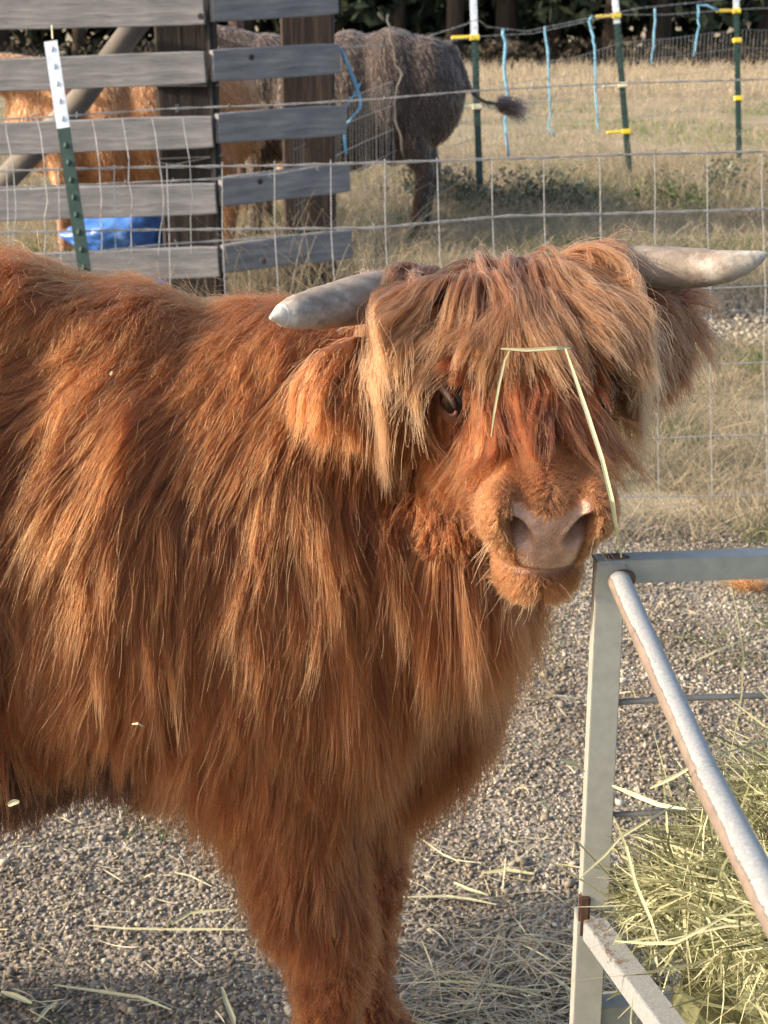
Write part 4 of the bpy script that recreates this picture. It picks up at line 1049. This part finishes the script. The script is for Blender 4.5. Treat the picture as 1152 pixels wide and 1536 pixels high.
# ------------------------------------------------------------------ straw on the cow
strawm = tint_mat('pale_straw', [(0.0, (0.36, 0.34, 0.16)), (0.5, (0.52, 0.50, 0.27)), (1.0, (0.56, 0.53, 0.34))], rough=0.6, trans=0.15)
def blade_bm(pts, wd, nrm, bm=None, fold=0.25, th=0.0004):
    """folded grass blade: a V section ribbon with thickness"""
    bm = bm or bmesh.new(); pts = [Vector(p) for p in pts]; n_ = len(pts); rings = []
    for i, p in enumerate(pts):
        t = (pts[min(i + 1, n_ - 1)] - pts[max(i - 1, 0)]).normalized(); sd_ = t.cross(nrm).normalized(); up = sd_.cross(t)
        w_ = wd * (0.35 + 0.65 * min(1, min(i + .4, n_ - 1 - i + .4) / (n_ * .3)))
        rings.append([bm.verts.new(p + sd_ * w_ / 2 + up * w_ * fold), bm.verts.new(p + up * th), bm.verts.new(p - sd_ * w_ / 2 + up * w_ * fold), bm.verts.new(p - up * (th + w_ * .12))])
    for i in range(n_ - 1):
        for k in range(4): bm.faces.new((rings[i][k], rings[i][(k + 1) % 4], rings[i + 1][(k + 1) % 4], rings[i + 1][k]))
    bm.faces.new(rings[0]); bm.faces.new(rings[-1][::-1]); return bm
def curve_pts(pts, m_=6):
    out = []
    for a, b in zip(pts[:-1], pts[1:]):
        for i in range(m_): out.append(a.lerp(b, i / m_))
    out.append(pts[-1]); return out
def settint(o, v):
    a = o.data.attributes.new('tint', 'FLOAT', 'POINT'); a.data.foreach_set('value', np.full(len(o.data.vertices), v, np.float32)); return o
cv = Vector((0, -1, .3)).normalized()
ds = 1.47
pts = [P(737, 655, 1.50), P(741, 620, 1.50), P(748, 580, 1.51), P(757, 540, 1.515), P(765, 526, 1.515)]
o = settint(from_bm('straw', blade_bm(curve_pts(pts), .0023, cv), strawm), .6); tag(o, 'short greenish straw hanging down the middle of the cow forehead', 'straw', 'straws caught in the hair of the red cow')
pts = [P(751, 523, 1.505), P(790, 525, 1.505), P(835, 522, 1.505), P(856, 522, 1.51)]
o = settint(from_bm('straw', blade_bm(curve_pts(pts), .0034, cv), strawm), .8); tag(o, 'pale straw lying level across the cow forehead', 'straw', 'straws caught in the hair of the red cow')
pts = [P(848, 523, 1.50), P(862, 565, 1.48), P(882, 625, 1.45), P(903, 690, 1.42), P(918, 752, 1.41), P(924, 790, 1.42), P(932, 836, 1.45)]
o = settint(from_bm('straw', blade_bm(curve_pts(pts), .0042, cv), strawm), .7); tag(o, 'long bent green straw from the cow forehead down to the feeder corner', 'straw', 'straws caught in the hair of the red cow')
pts = [P(12, 1208, 1.60), P(20, 1203, 1.60), P(29, 1202, 1.60)]
o = settint(from_bm('leaf', blade_bm(curve_pts(pts, 3), .006, cv), strawm), 1.0); tag(o, 'tiny pale leaf caught under the belly hair at the left edge', 'leaf')
pts = [P(198, 1086, 1.585), P(207, 1085, 1.58), P(215, 1090, 1.585)]
o = settint(from_bm('straw', blade_bm(curve_pts(pts, 3), .002, cv), strawm), 1.0); tag(o, 'tiny curled pale straw in the belly fringe behind the front leg', 'straw', 'straws caught in the hair of the red cow')
pts = [P(165, 563, 1.60), P(168, 557, 1.60)]
o = settint(from_bm('straw', blade_bm(curve_pts(pts, 3), .0025, cv), strawm), 1.0); tag(o, 'tiny pale speck of straw in the shoulder coat', 'straw', 'straws caught in the hair of the red cow')

# ------------------------------------------------------------------ steel hay feeder
m, n, l, b = new_mat('chipped_grey_paint', rough=0.42)
v = coords(n, l); f = noise_tex(n, l, v, 14, 8, 0.7); f2 = noise_tex(n, l, v, 60, 4)
pr = ramp(n, [(0.3, (0.27, 0.275, 0.25)), (0.7, (0.34, 0.345, 0.315))]); l.new(f2, pr.inputs['Fac'])
rs = ramp(n, [(0.3, (0.16, 0.085, 0.055)), (0.7, (0.30, 0.20, 0.15))]); l.new(f2, rs.inputs['Fac'])
ch = ramp(n, [(0.665, (0, 0, 0)), (0.68, (1, 1, 1))], 'LINEAR'); l.new(f, ch.inputs['Fac'])
c = mix_col(n, l, ch.outputs['Color'], pr.outputs['Color'], rs.outputs['Color']); l.new(c, b.inputs['Base Color'])
bump(n, l, b, f2, 0.15, 0.001); paint = m
def worn_pipe(name, side, thr, lo, hi):
    """paint worn off along one side of the bar, with a ragged edge"""
    m, n, l, b = new_mat(name, rough=0.38)
    v = coords(n, l); f = noise_tex(n, l, coords(n, l, (1, .8, 1)), 11, 14, 0.88); f2 = noise_tex(n, l, v, 70, 4)
    a = n.new('ShaderNodeAttribute'); a.attribute_name = 'wear'
    s_ = n.new('ShaderNodeMath'); s_.operation = 'MULTIPLY_ADD'; s_.inputs[1].default_value = side; l.new(f, s_.inputs[0]); l.new(a.outputs['Fac'], s_.inputs[2])
    hv_ = n.new('ShaderNodeMath'); hv_.operation = 'MULTIPLY'; hv_.inputs[1].default_value = .5; l.new(s_.outputs[0], hv_.inputs[0])
    ch = ramp(n, [(thr / 2, (0, 0, 0)), (thr / 2 + .006, (1, 1, 1))]); l.new(hv_.outputs[0], ch.inputs['Fac'])
    pr = ramp(n, [(0.3, (0.19, 0.20, 0.205)), (0.5, (0.25, 0.26, 0.265)), (0.7, (0.31, 0.32, 0.325))]); f3 = noise_tex(n, l, v, 350, 3); l.new(f3, pr.inputs['Fac'])
    rs = ramp(n, [(0.3, lo), (0.7, hi)]); l.new(f2, rs.inputs['Fac'])
    l.new(mix_col(n, l, ch.outputs['Color'], pr.outputs['Color'], rs.outputs['Color']), b.inputs['Base Color'])
    iv = n.new('ShaderNodeMath'); iv.operation = 'SUBTRACT'; iv.inputs[0].default_value = 1; l.new(ch.outputs['Color'], iv.inputs[1])
    bump(n, l, b, iv.outputs[0], 0.8, 0.001); return m
pipem = worn_pipe('chipped_pipe_paint', .75, 1.15, (0.15, 0.12, 0.10), (0.23, 0.185, 0.155))
barm = worn_pipe('rusty_bar_paint', .9, .95, (0.14, 0.09, 0.065), (0.24, 0.165, 0.125))
rustm = noisy_mat('rust', [(0.3, (0.04, 0.02, 0.015)), (0.7, (0.13, 0.065, 0.04))], 60, rough=0.85, bstr=.6, bdist=.002)
rodm = noisy_mat('feeder_rod_steel', [(0.3, (0.18, 0.17, 0.16)), (0.7, (0.34, 0.33, 0.31))], 40, rough=0.6, metal=.2)

feeder = empty('hay_feeder'); tag(feeder, 'grey painted steel hay feeder of angle iron with a chipped pipe rail at the right', 'hay feeder')
FX, FY = 0.214, 1.45
def angle_iron(a, b, d1, d2, wd, th, name, mat, parent=feeder):
    """two flanges meeting at the line a-b, reaching out along d1 and d2"""
    a, b = Vector(a), Vector(b); d1 = Vector(d1).normalized(); d2 = Vector(d2).normalized(); bm = bmesh.new()
    prof = [Vector((0, 0, 0)), d1 * wd, d1 * wd + d2 * th, d1 * th + d2 * th, d2 * wd + d1 * th, d2 * wd]
    ra = [bm.verts.new(a + p) for p in prof]; rb = [bm.verts.new(b + p) for p in prof]
    for k in range(6): bm.faces.new((ra[k], ra[(k + 1) % 6], rb[(k + 1) % 6], rb[k]))
    bm.faces.new(ra[::-1]); bm.faces.new(rb); bmesh.ops.recalc_face_normals(bm, faces=bm.faces)
    bmesh.ops.bevel(bm, geom=[e for e in bm.edges], offset=0.0008, segments=2, affect='EDGES')
    return from_bm(name, bm, mat, parent)
ZT = 0.982; ZL = 0.572
angle_iron((FX, FY, ZL + .01), (FX, FY, ZT - .003), (1, 0, 0), (0, 1, 0), .029, .004, 'post', paint)
angle_iron((FX - .004, FY - .003, .02), (FX - .004, FY - .003, ZL - .004), (1, 0, 0), (0, 1, 0), .031, .004, 'post', paint)
bm = bmesh.new(); bm_box(bm, (FX + .003, FY + .003, ZL + .002), (.012, .012, .05)); bm_box(bm, (FX + .001, FY + .004, ZL - .03), (.006, .010, .09)); bmesh.ops.bevel(bm, geom=bm.edges[:], offset=.002, segments=2, affect='EDGES'); from_bm('weld', bm, rustm, feeder)
# top rail to the right
for (a, b) in (((FX, FY, ZT), (1.45, FY + .13, ZT)),):
    dr = (Vector(b) - Vector(a)).normalized(); angle_iron(a, b, Vector((-dr.y, dr.x, 0)), (0, 0, -1), .025, .0035, 'top_rail', paint)
bm = bmesh.new(); bmesh.ops.create_icosphere(bm, subdivisions=3, radius=1, matrix=Matrix.Translation((FX + .022, FY + .014, ZT + .0005)) @ Matrix.Diagonal((.013, .007, .0028, 1)))
for v_ in bm.verts: v_.co += Vector(noise.noise_vector(v_.co * 190)) * .0012
from_bm('weld', bm, rustm, feeder, True)
bm = bmesh.new(); bmesh.ops.create_icosphere(bm, subdivisions=3, radius=1, matrix=Matrix.Translation((FX + .026, FY - .012, ZT - .014)) @ Matrix.Diagonal((.012, .012, .010, 1)))
for v_ in bm.verts: v_.co += Vector(noise.noise_vector(v_.co * 90)) * .002
from_bm('weld', bm, rustm, feeder, True)
# pipe rail towards the camera
def wear_attr(o, fn):
    a = o.data.attributes.new('wear', 'FLOAT', 'POINT'); a.data.foreach_set('value', np.array([fn(v.co) for v in o.data.vertices], np.float32)); return o
pa, pb, pc = P(929, 872, 1.452), P(1066, 1178, 1.135), P(1210, 1458, 0.90)
def wear_side(c0):
    return None
def pipe(name, a, b, rad, mat, seg=28, rings=40):
    pts = [Vector(a).lerp(Vector(b), i / rings) for i in range(rings + 1)]
    o = from_bm(name, tube_bm(pts, [rad] * (rings + 1), seg), mat, feeder, True)
    ax_ = (Vector(b) - Vector(a)).normalized(); wd_ = Vector((-.93, 0, -.36)); A = Vector(a)
    def fn(co):
        r_ = co - A; r_ = (r_ - ax_ * r_.dot(ax_)).normalized(); return .5 + .5 * r_.dot(wd_)
    return wear_attr(o, fn)
pipe('pipe_rail', pa, pb, .0108, pipem); pipe('pipe_rail', pb - (pc - pb).normalized() * .012, pc, .0120, pipem)
# lower rail towards the camera
la, lb = Vector((FX + .002, FY - .004, ZL)), P(1030, 1590, 1.40)
ld = (lb - la).normalized(); sd_ = Vector((ld.y, -ld.x, 0)).normalized(); sd_ = sd_ if sd_.x > 0 else -sd_
o = angle_iron(la, lb + ld * .25, sd_, (0, 0, -1), .025, .004, 'lower_rail', barm); wear_attr(o, lambda co: .44 + .30 * noise.noise(co * 9))
# back lower rail, sheet floor of the trough, further corner posts and far rails
angle_iron((FX + .004, FY + .004, ZL - .12), (1.45, FY + .13, ZL - .12), (0, 1, 0), (0, 0, -1), .03, .004, 'lower_rail', paint)
for (x_, y_) in ((1.45, 1.58), (1.30, .42), (.262, .42)):
    angle_iron((x_, y_, .02), (x_, y_, ZT - .01), (-1, 0, 0), (0, 1, 0), .033, .004, 'post', paint)
angle_iron((1.30, .42, ZT), (1.45, 1.58, ZT), (-1, 0, 0), (0, 0, -1), .03, .0035, 'top_rail', paint)
bm = bmesh.new(); bm_box(bm, (.81, .98, .40), (1.10, 1.02, .006)); from_bm('trough_floor', bm, rodm, feeder)
for z_ in (.822, .690):
    a_ = Vector((FX + .012, FY + .010, z_)); b_ = Vector((1.44, FY + .13, z_ + .004))
    from_bm('rod', tube_bm([a_.lerp(b_, i / 12) + Vector((0, 0, .0015 * math.sin(i * 1.7))) for i in range(13)], .0034, 10), rodm, feeder, True)
    bm = bmesh.new(); bmesh.ops.create_icosphere(bm, subdivisions=2, radius=1, matrix=Matrix.Translation(a_) @ Matrix.Diagonal((.010, .005, .005, 1))); from_bm('weld', bm, rustm if z_ < .7 else rodm, feeder, True)

# ------------------------------------------------------------------ hay
haym = tint_mat('hay', [(0.0, (0.09, 0.098, 0.045)), (0.3, (0.24, 0.245, 0.13)), (0.7, (0.43, 0.42, 0.24)), (1.0, (0.64, 0.61, 0.40))], rough=0.55, trans=0.2)
def blades(name, C, D, Ln, Wd, bend, mat, tint, nrm=None):
    """many narrow ribbons in one mesh"""
    n = len(C); K = 6; t = np.linspace(-.5, .5, K)
    B = unit(np.cross(D, rng.normal(0, 1, (n, 3)))); 
    X = C[:, None] + D[:, None] * (t[None, :, None] * Ln[:, None, None]) + B[:, None] * (bend[:, None, None] * Ln[:, None, None] * (t[None, :, None] ** 2) * 4 )
    kink = (rng.random(n) < .35)[:, None, None] * np.maximum(t - rng.uniform(-.2, .3, n)[:, None], 0)[:, :, None] * rng.normal(0, .55, (n, 1, 3)) * Ln[:, None, None]
    X = X + kink
    T = unit(np.gradient(X, axis=1)); Nn_ = unit(rng.normal(0, 1, (n, 3)) + (0 if nrm is None else nrm))[:, None]
    Sd = unit(np.cross(T, Nn_)); U = np.cross(Sd, T)
    w_ = Wd[:, None] * (1 - .75 * np.abs(t[None] * 2) ** 3)
    a = X + Sd * w_[..., None] * .5 + U * w_[..., None] * .2; m_ = X; c = X - Sd * w_[..., None] * .5 + U * w_[..., None] * .2
    V = np.stack([a, m_, c], 2).reshape(-1, 3)
    base = (np.arange(n) * K * 3)[:, None, None, None]; i = (np.arange(K - 1) * 3)[None, :, None, None]; j = np.arange(2)[None, None, :, None]
    F = (base + i + j + np.array([0, 1, 4, 3])[None, None, None, :]).reshape(-1, 4)
    me = np_mesh(name, V, F); at = me.attributes.new('tint', 'FLOAT', 'POINT'); at.data.foreach_set('value', np.repeat(np.clip(tint, 0, 1), K * 3).astype(np.float32))
    return link(name, me, mat, smooth=True)
def hay_h(x, y):
    return .60 + .21 * np.clip((x - .22) / .38, 0, 1) ** .8 + .05 * np.sin(x * 9 + y * 7) * np.clip((x - .3) * 4, 0, 1) - .02 * np.clip((y - 1.25) / .2, 0, 1) - .04 * np.clip((1.15 - y) / .6, 0, 1) + .02 * np.sin(x * 31 + 2) * np.sin(y * 27)
def xmin(y): return .243 + np.clip(1.45 - y, 0, .5) * .40
n_ = 26000
hx = rng.uniform(0, 1, n_) ** 1.25 * .95 + .235; hy = 1.47 - rng.uniform(0, 1, n_) * .70; keep = hx > xmin(hy) + .01
hx, hy = hx[keep], hy[keep]; n_ = len(hx)
dep = rng.exponential(.028, n_); hzv = hay_h(hx, hy) - dep + .01
D = unit(np.stack([rng.normal(0, 1, n_), rng.normal(0, 1, n_), rng.normal(0, .45, n_)], 1))
Lh = rng.uniform(.05, .24, n_); over = (hx - xmin(hy) + .02) / np.maximum(np.abs(D[:, 0]) + .3 * np.abs(D[:, 1]), .05) * 2; Lh = np.minimum(Lh, np.maximum(over, .03))
o = blades('hay', np.stack([hx, hy, hzv], 1), D, Lh, rng.uniform(.0008, .0038, n_), rng.normal(0, .16, n_), haym, np.where(rng.random(n_) < .12, .9, rng.beta(2, 2.4, n_)))
tag(o, 'loose green and yellow hay heaped inside the steel feeder', 'hay', kind='stuff')
# matted core of the heap
xs = np.linspace(.245, 1.25, 60); ys = np.linspace(.52, 1.43, 60); XX, YY = np.meshgrid(xs, ys)
ZZ = np.maximum(-.16 * np.clip(1 - (XX - xmin(YY)) / .09, 0, 1.6) + hay_h(XX, YY) - .095 + rng.normal(0, .012, XX.shape), .41)
i = np.arange(59)[:, None] * 60 + np.arange(59)[None]; F = np.stack([i, i + 1, i + 61, i + 60], -1).reshape(-1, 4)
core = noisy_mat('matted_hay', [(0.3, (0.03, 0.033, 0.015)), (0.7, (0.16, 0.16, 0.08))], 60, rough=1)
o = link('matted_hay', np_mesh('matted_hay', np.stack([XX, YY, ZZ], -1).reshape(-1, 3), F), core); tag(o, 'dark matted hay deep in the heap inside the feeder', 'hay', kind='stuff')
# stray upright stalks at the right
def stalk(pxs, d, wd, tint, label, nm='hay_stalk', grp='single stalks sticking out of the hay', cat='hay stalk'):
    o = settint(from_bm(nm, blade_bm(curve_pts([P(*p, dd) + Vector((random.gauss(0, .001), 0, random.gauss(0, .001))) for p, dd in zip(pxs, d)]), wd * .72, cv), strawm), tint); tag(o, label, cat, grp); return o
stalk([(1098, 885), (1106, 930), (1113, 985), (1114, 1040), (1106, 1090), (1095, 1140)], [1.42, 1.42, 1.42, 1.42, 1.41, 1.40], .0022, .3, 'thin upright stalk standing highest out of the hay by the top rail')
stalk([(1040, 992), (1075, 976), (1112, 960)], [1.43, 1.43, 1.43], .0030, 1.0, 'short pale straw leaning left off the tall upright stalk')
stalk([(840, 1139), (860, 1147), (880, 1158)], [1.42, 1.43, 1.44], .0045, 1.0, 'pale straw tip poking out left of the feeder post')
stalk([(920, 1180), (950, 1192), (985, 1206), (1030, 1212)], [1.47, 1.46, 1.44, 1.42], .0060, .9, 'broad yellow stem lying across right of the feeder post')
stalk([(870, 1318), (905, 1285), (930, 1255), (975, 1228), (1020, 1203)], [1.40, 1.40, 1.40, 1.40, 1.42], .0040, .8, 'long stem slanting up to the right across the feeder post')
stalk([(922, 1225), (940, 1270), (955, 1325), (975, 1380), (990, 1415)], [1.40, 1.40, 1.38, 1.35, 1.33], .0040, .7, 'long green stem hanging down beside the feeder post')
stalk([(925, 1410), (970, 1414), (1015, 1415), (1060, 1390), (1130, 1352)], [1.33, 1.32, 1.31, 1.30, 1.30], .0042, .8, 'long level straw above the lower rail bent up to the right')
stalk([(972, 1182), (1010, 1165), (1045, 1145)], [1.43, 1.42, 1.40], .0046, 1.0, 'pale straw slanting up behind the pipe rail')
stalk([(945, 1495), (946, 1530), (950, 1560)], [1.36, 1.35, 1.34], .0022, .4, 'thin stem dangling over the lower rail')

# straw scattered on the gravel
def scatter(n, x0, x1, y0, y1, l0, l1, w0, w1, mat, lab, dens=None, tb=(2, 2)):
    x = rng.uniform(x0, x1, n); y = rng.uniform(y0, y1, n)
    if dens is not None: k = rng.random(n) < dens(x, y); x, y = x[k], y[k]
    n = len(x); z = np.array([gz(a, b) for a, b in zip(x, y)]) + rng.uniform(.004, .014, n)
    D = unit(np.stack([rng.normal(0, 1, n), rng.normal(0, .6, n), rng.normal(0, .08, n)], 1))
    bend = rng.normal(0, .05, n)
    o = blades('scattered_straw', np.stack([x, y, z], 1), D, rng.uniform(l0, l1, n), rng.uniform(w0, w1, n), bend, mat, rng.beta(*tb, n), nrm=np.array([0, 0, 2.5]))
    tag(o, lab, 'straw', kind='stuff')
scm = tint_mat('trodden_straw', [(0.0, (0.22, 0.18, 0.12)), (0.5, (0.44, 0.38, 0.26)), (1.0, (0.70, 0.64, 0.45))], rough=0.7)
scatter(3400, -1.3, 1.3, 1.6, 4.2, .010, .08, .0008, .0028, scm, 'short trodden bits of straw scattered over the gravel')
scatter(4200, .0, .55, 1.7, 2.6, .03, .16, .0008, .003, scm, 'thicker litter of straw on the gravel left of the feeder foot', lambda x, y: np.clip(np.exp(-((x - .30) / .22) ** 2 - ((y - 1.98) / .24) ** 2) * 1.3 + .03, 0, 1), (3, 2))
scatter(900, -1.1, -.1, 1.7, 2.2, .03, .10, .0008, .003, scm, 'litter of straw on the gravel in the lower left', lambda x, y: np.clip((2.15 - y) * 1.4 + .1, 0, 1) * .35)
def gp(px, py, up=.008):
    d_ = P(px, py, 1.0) - CAM; t = -(CAM.z) / d_.z; q = CAM + d_ * t
    return Vector((q.x, q.y, gz(q.x, q.y) + up))
def gstraw(pxs, wd, tint, label, ups=None):
    o = settint(from_bm('ground_straw', blade_bm(curve_pts([gp(*p, up=(.010 + (0 if ups is None else ups[i]))) for i, p in enumerate(pxs)], 4), wd, Vector((0, -.3, 1)).normalized()), strawm), tint)
    tag(o, label, 'straw', 'single straws lying on the gravel')
gstraw([(132, 1392), (190, 1398), (250, 1399), (330, 1400), (372, 1400)], .0050, .95, 'long straight white straw lying level left of the front leg')
gstraw([(80, 1484), (150, 1490), (210, 1500), (257, 1522)], .0060, .9, 'long bent yellow straw near the bottom edge left of the leg')
gstraw([(333, 1488), (340, 1512), (350, 1536), (352, 1545)], .0085, .8, 'broad pale husk at the bottom edge just left of the leg')
gstraw([(258, 1391), (285, 1375), (345, 1370)], .0060, .5, 'grey curved stalk just above the long white straw')
gstraw([(262, 1312), (285, 1318), (318, 1336)], .0040, .9, 'small kinked pale straw close to the left of the front leg')
gstraw([(2, 1496), (25, 1504), (48, 1513)], .0100, .85, 'broad tan blade in the lower left corner')
gstraw([(55, 1540), (70, 1522), (86, 1508)], .0075, .8, 'pale stem pointing up from the bottom edge at lower left')
gstraw([(605, 1352), (670, 1351), (705, 1357), (744, 1366)], .0060, .95, 'long cream straw lying level right of the front leg')
gstraw([(680, 1328), (700, 1340), (732, 1351)], .0070, .9, 'crumpled white straw just above the long cream straw')
gstraw([(722, 1316), (760, 1313), (800, 1319)], .0085, .6, 'golden leaf blade lying midway between leg and feeder')
gstraw([(650, 1482), (700, 1483), (770, 1495), (830, 1510)], .0050, .8, 'long straw in the litter beside the feeder foot')
gstraw([(828, 1478), (848, 1492), (866, 1506)], .0070, 1.0, 'bright straw touching the foot of the feeder post')
gstraw([(690, 1530), (712, 1510), (724, 1488)], .0045, .8, 'straw slanting up through the litter at the bottom edge')
# tuft of shed hair lying by the feeder
g = np.random.default_rng(61); c0 = gp(1122, 880, .016)
Pr = np.array(c0)[None] + g.normal(0, 1, (900, 3)) * np.array([.022, .014, .006]); Dv = unit(g.normal(0, 1, (900, 3)) * np.array([1, 1, .3]))
tt = np.linspace(0, 1, 6)[None, :, None]; X_ = Pr[:, None] + Dv[:, None] * tt * .03 + g.normal(0, 1, (900, 1, 3)) * .008 * tt ** 2
X_[..., 2] = np.maximum(X_[..., 2], c0.z - .01)
o = strands('hair_tuft', X_, np.full((900, 6), .0005), g.uniform(.6, 1, 900), shorth); tag(o, 'small tuft of shed reddish hair on the gravel under the top rail', 'hair tuft')

# ------------------------------------------------------------------ cattle behind the fences
def small_cow(x, y, rz, sc, mat_stops, tip, label, head='level', tags=False, tail=None, horns=True, seed=50, dark_face=None, n_h=20000, bulk=1.0):
    bm = bmesh.new()
    for X0, z, hh, hw in ((-.62, .93, .25, .21), (-.45, .91, .30, .26), (-.2, .88, .31, .28), (.05, .87, .31, .26), (.3, .89, .29, .22), (.42, .90, .24, .18)): blob(bm, (X0, 0, z - .31 * (bulk - 1) * .9), (.27 if bulk > 1 else .2, hw * (1 + (bulk - 1) * .7), hh * bulk))
    if head == 'level': hp = [(.45, 0, 1.02), (.62, 0, 1.10), (.76, 0, 1.12)]; F0 = Vector((.85, 0, -.5)).normalized()
    else: hp = [(.45, 0, .98), (.62, 0, .90), (.74, 0, .82)]; F0 = Vector((.8, 0, -.6)).normalized()
    chain(bm, hp, [.18, .13, .11]); p0 = Vector(hp[-1])
    chain(bm, [p0, p0 + F0 * .15, p0 + F0 * .33], [.105, .085, .06])
    for s in (-1, 1):
        blob(bm, p0 + Vector((.0, s * .17, -.02)), (.03, .10, .04))
        chain(bm, [(.36, s * .14, .65), (.36, s * .14, .38), (.37, s * .14, .05)], [.09, .055, .045]); chain(bm, [(-.58, s * .15, .75), (-.62, s * .15, .5), (-.68, s * .15, .40), (-.62, s * .15, .05)], [.13, .085, .06, .048])
    tl_ = [Vector(v) for v in (tail or [(-.80, 0, 1.10), (-.86, 0, .9), (-.86, 0, .45)])]
    chain(bm, tl_, [.04] + [.022] * (len(tl_) - 1))
    o = fuse(bm, .018, 14); mt = noisy_mat('cattle_skin', [(0.3, tuple(c * .5 for c in mat_stops[1][1])), (0.7, mat_stops[1][1])], 6, rough=.9); o.data.materials.append(mt)
    root = empty('grazing_cow', (x, y, terr(x, y) - .02), rz); root.scale = (sc,) * 3; tag(root, label, 'cow', 'cattle standing behind the fences')
    o.parent = root
    V, C, N, A = mesh_arrays(o.data); bv = BVHTree.FromPolygons([Vector(v) for v in V], [tuple(p.vertices) for p in o.data.polygons])
    g = np.random.default_rng(seed); hm = hair_mat('cattle_hair', mat_stops, tip, .3)
    Pr, Nr, ii = pick(C, N, A * np.where(C[:, 2] < .4, .6, 1), n_h, .018, g)
    D = tang(Nr, np.stack([np.full(len(Pr), -.4), 0 * Pr[:, 0], -np.ones(len(Pr))], 1) + g.normal(0, .1, (len(Pr), 3)))
    L = np.where(Pr[:, 2] < .4, .022, .038); L = np.where(Pr[:, 0] > .7, .04, L)
    ta = 0 * L
    if dark_face: ta = np.where(Pr[:, 0] > .86, -.5, 0)
    groom('coat', Pr, Nr, D, L, hm, root, bv, ng=4000, k=6, lift=.15, grav=.3, wav=.06, clump=.2, rad=.0016, layer=(.003, .006), tint=(.5, .08, .05), stray=.002, seed=seed, tadd=ta)
    if tail:
        e = tl_[-1]; d_ = (tl_[-1] - tl_[-2]).normalized(); n2 = 380
        Pt = np.array(e)[None] + g.normal(0, .02, (n2, 3)); Dt = unit(np.array(d_)[None] + g.normal(0, .16, (n2, 3)))
        groom('tail_switch', Pt, Dt, Dt, np.full(n2, .17), hm, root, None, ng=60, k=6, lift=.1, grav=.25, wav=.3, clump=.1, rad=.0014, tint=(.3, .1, .1), stray=.012, seed=seed + 1)
    for s in (-1, 1):
        if horns:
            h0 = p0 + Vector((-.02, s * .08, .07)); bm = tube_bm([h0, h0 + Vector((.0, s * .14, .03)), h0 + Vector((.02, s * .25, .11)), h0 + Vector((.03, s * .30, .24))], [.032, .028, .020, .004], 12); from_bm('horn', bm, hornm, root, True)
        eb = bmesh.new(); blob(eb, p0 + F0 * .13 + Vector((.0, s * .078, .03)), (.02,) * 3, None, 2); from_bm('eye', eb, eyem, root, True)
        if tags:
            bm = bmesh.new(); bm_box(bm, p0 + Vector((.045, s * .20, -.05)), (.008, .07, .055)); bmesh.ops.bevel(bm, geom=bm.edges[:], offset=.003, segments=1, affect='EDGES'); from_bm('ear_tag', bm, yel, root)
    for (x_, s) in ((.385, 1), (.385, -1), (-.61, 1), (-.61, -1)):
        bm = bmesh.new(); bmesh.ops.create_cone(bm, cap_ends=True, segments=10, radius1=.06, radius2=.045, depth=.07, matrix=Matrix.Translation((x_, s * .145, .035))); from_bm('hoof', bm, hoofm, root, True)
    return root
br_st = [(0.0, (0.020, 0.013, 0.011)), (0.5, (0.052, 0.035, 0.028)), (1.0, (0.12, 0.085, 0.068))]
or_st = [(0.0, (0.14, 0.045, 0.015)), (0.5, (0.36, 0.15, 0.055)), (1.0, (0.55, 0.30, 0.14))]
tn_st = [(0.0, (0.16, 0.09, 0.045)), (0.5, (0.40, 0.25, 0.12)), (1.0, (0.60, 0.42, 0.24))]
q = P(560, 200, 9.6)
small_cow(q.x - .36, q.y + .35, R(171), 1.07, br_st, (0.17, 0.115, 0.085), 'grey brown cow seen from behind with its tail swung out to the right', bulk=1.32, tail=[(-.80, 0, 1.10), (-.88, .0, .98), (-.92, -.01, .86), (-1.0, -.02, .79), (-1.10, -.04, .78)], seed=51)
q = P(150, 190, 8.9)
small_cow(q.x + .05, q.y + .35, R(192), .98, or_st, (0.6, 0.36, 0.18), 'orange cow with one horn showing between the left corral boards', seed=52, bulk=1.3)
q = P(385, 200, 9.6)
small_cow(q.x + .12, q.y + .9, R(-98), .95, tn_st, (0.55, 0.40, 0.22), 'tan cow with yellow ear tags facing out between the two big corral posts', head='low', tags=True, horns=False, seed=53, dark_face=True)
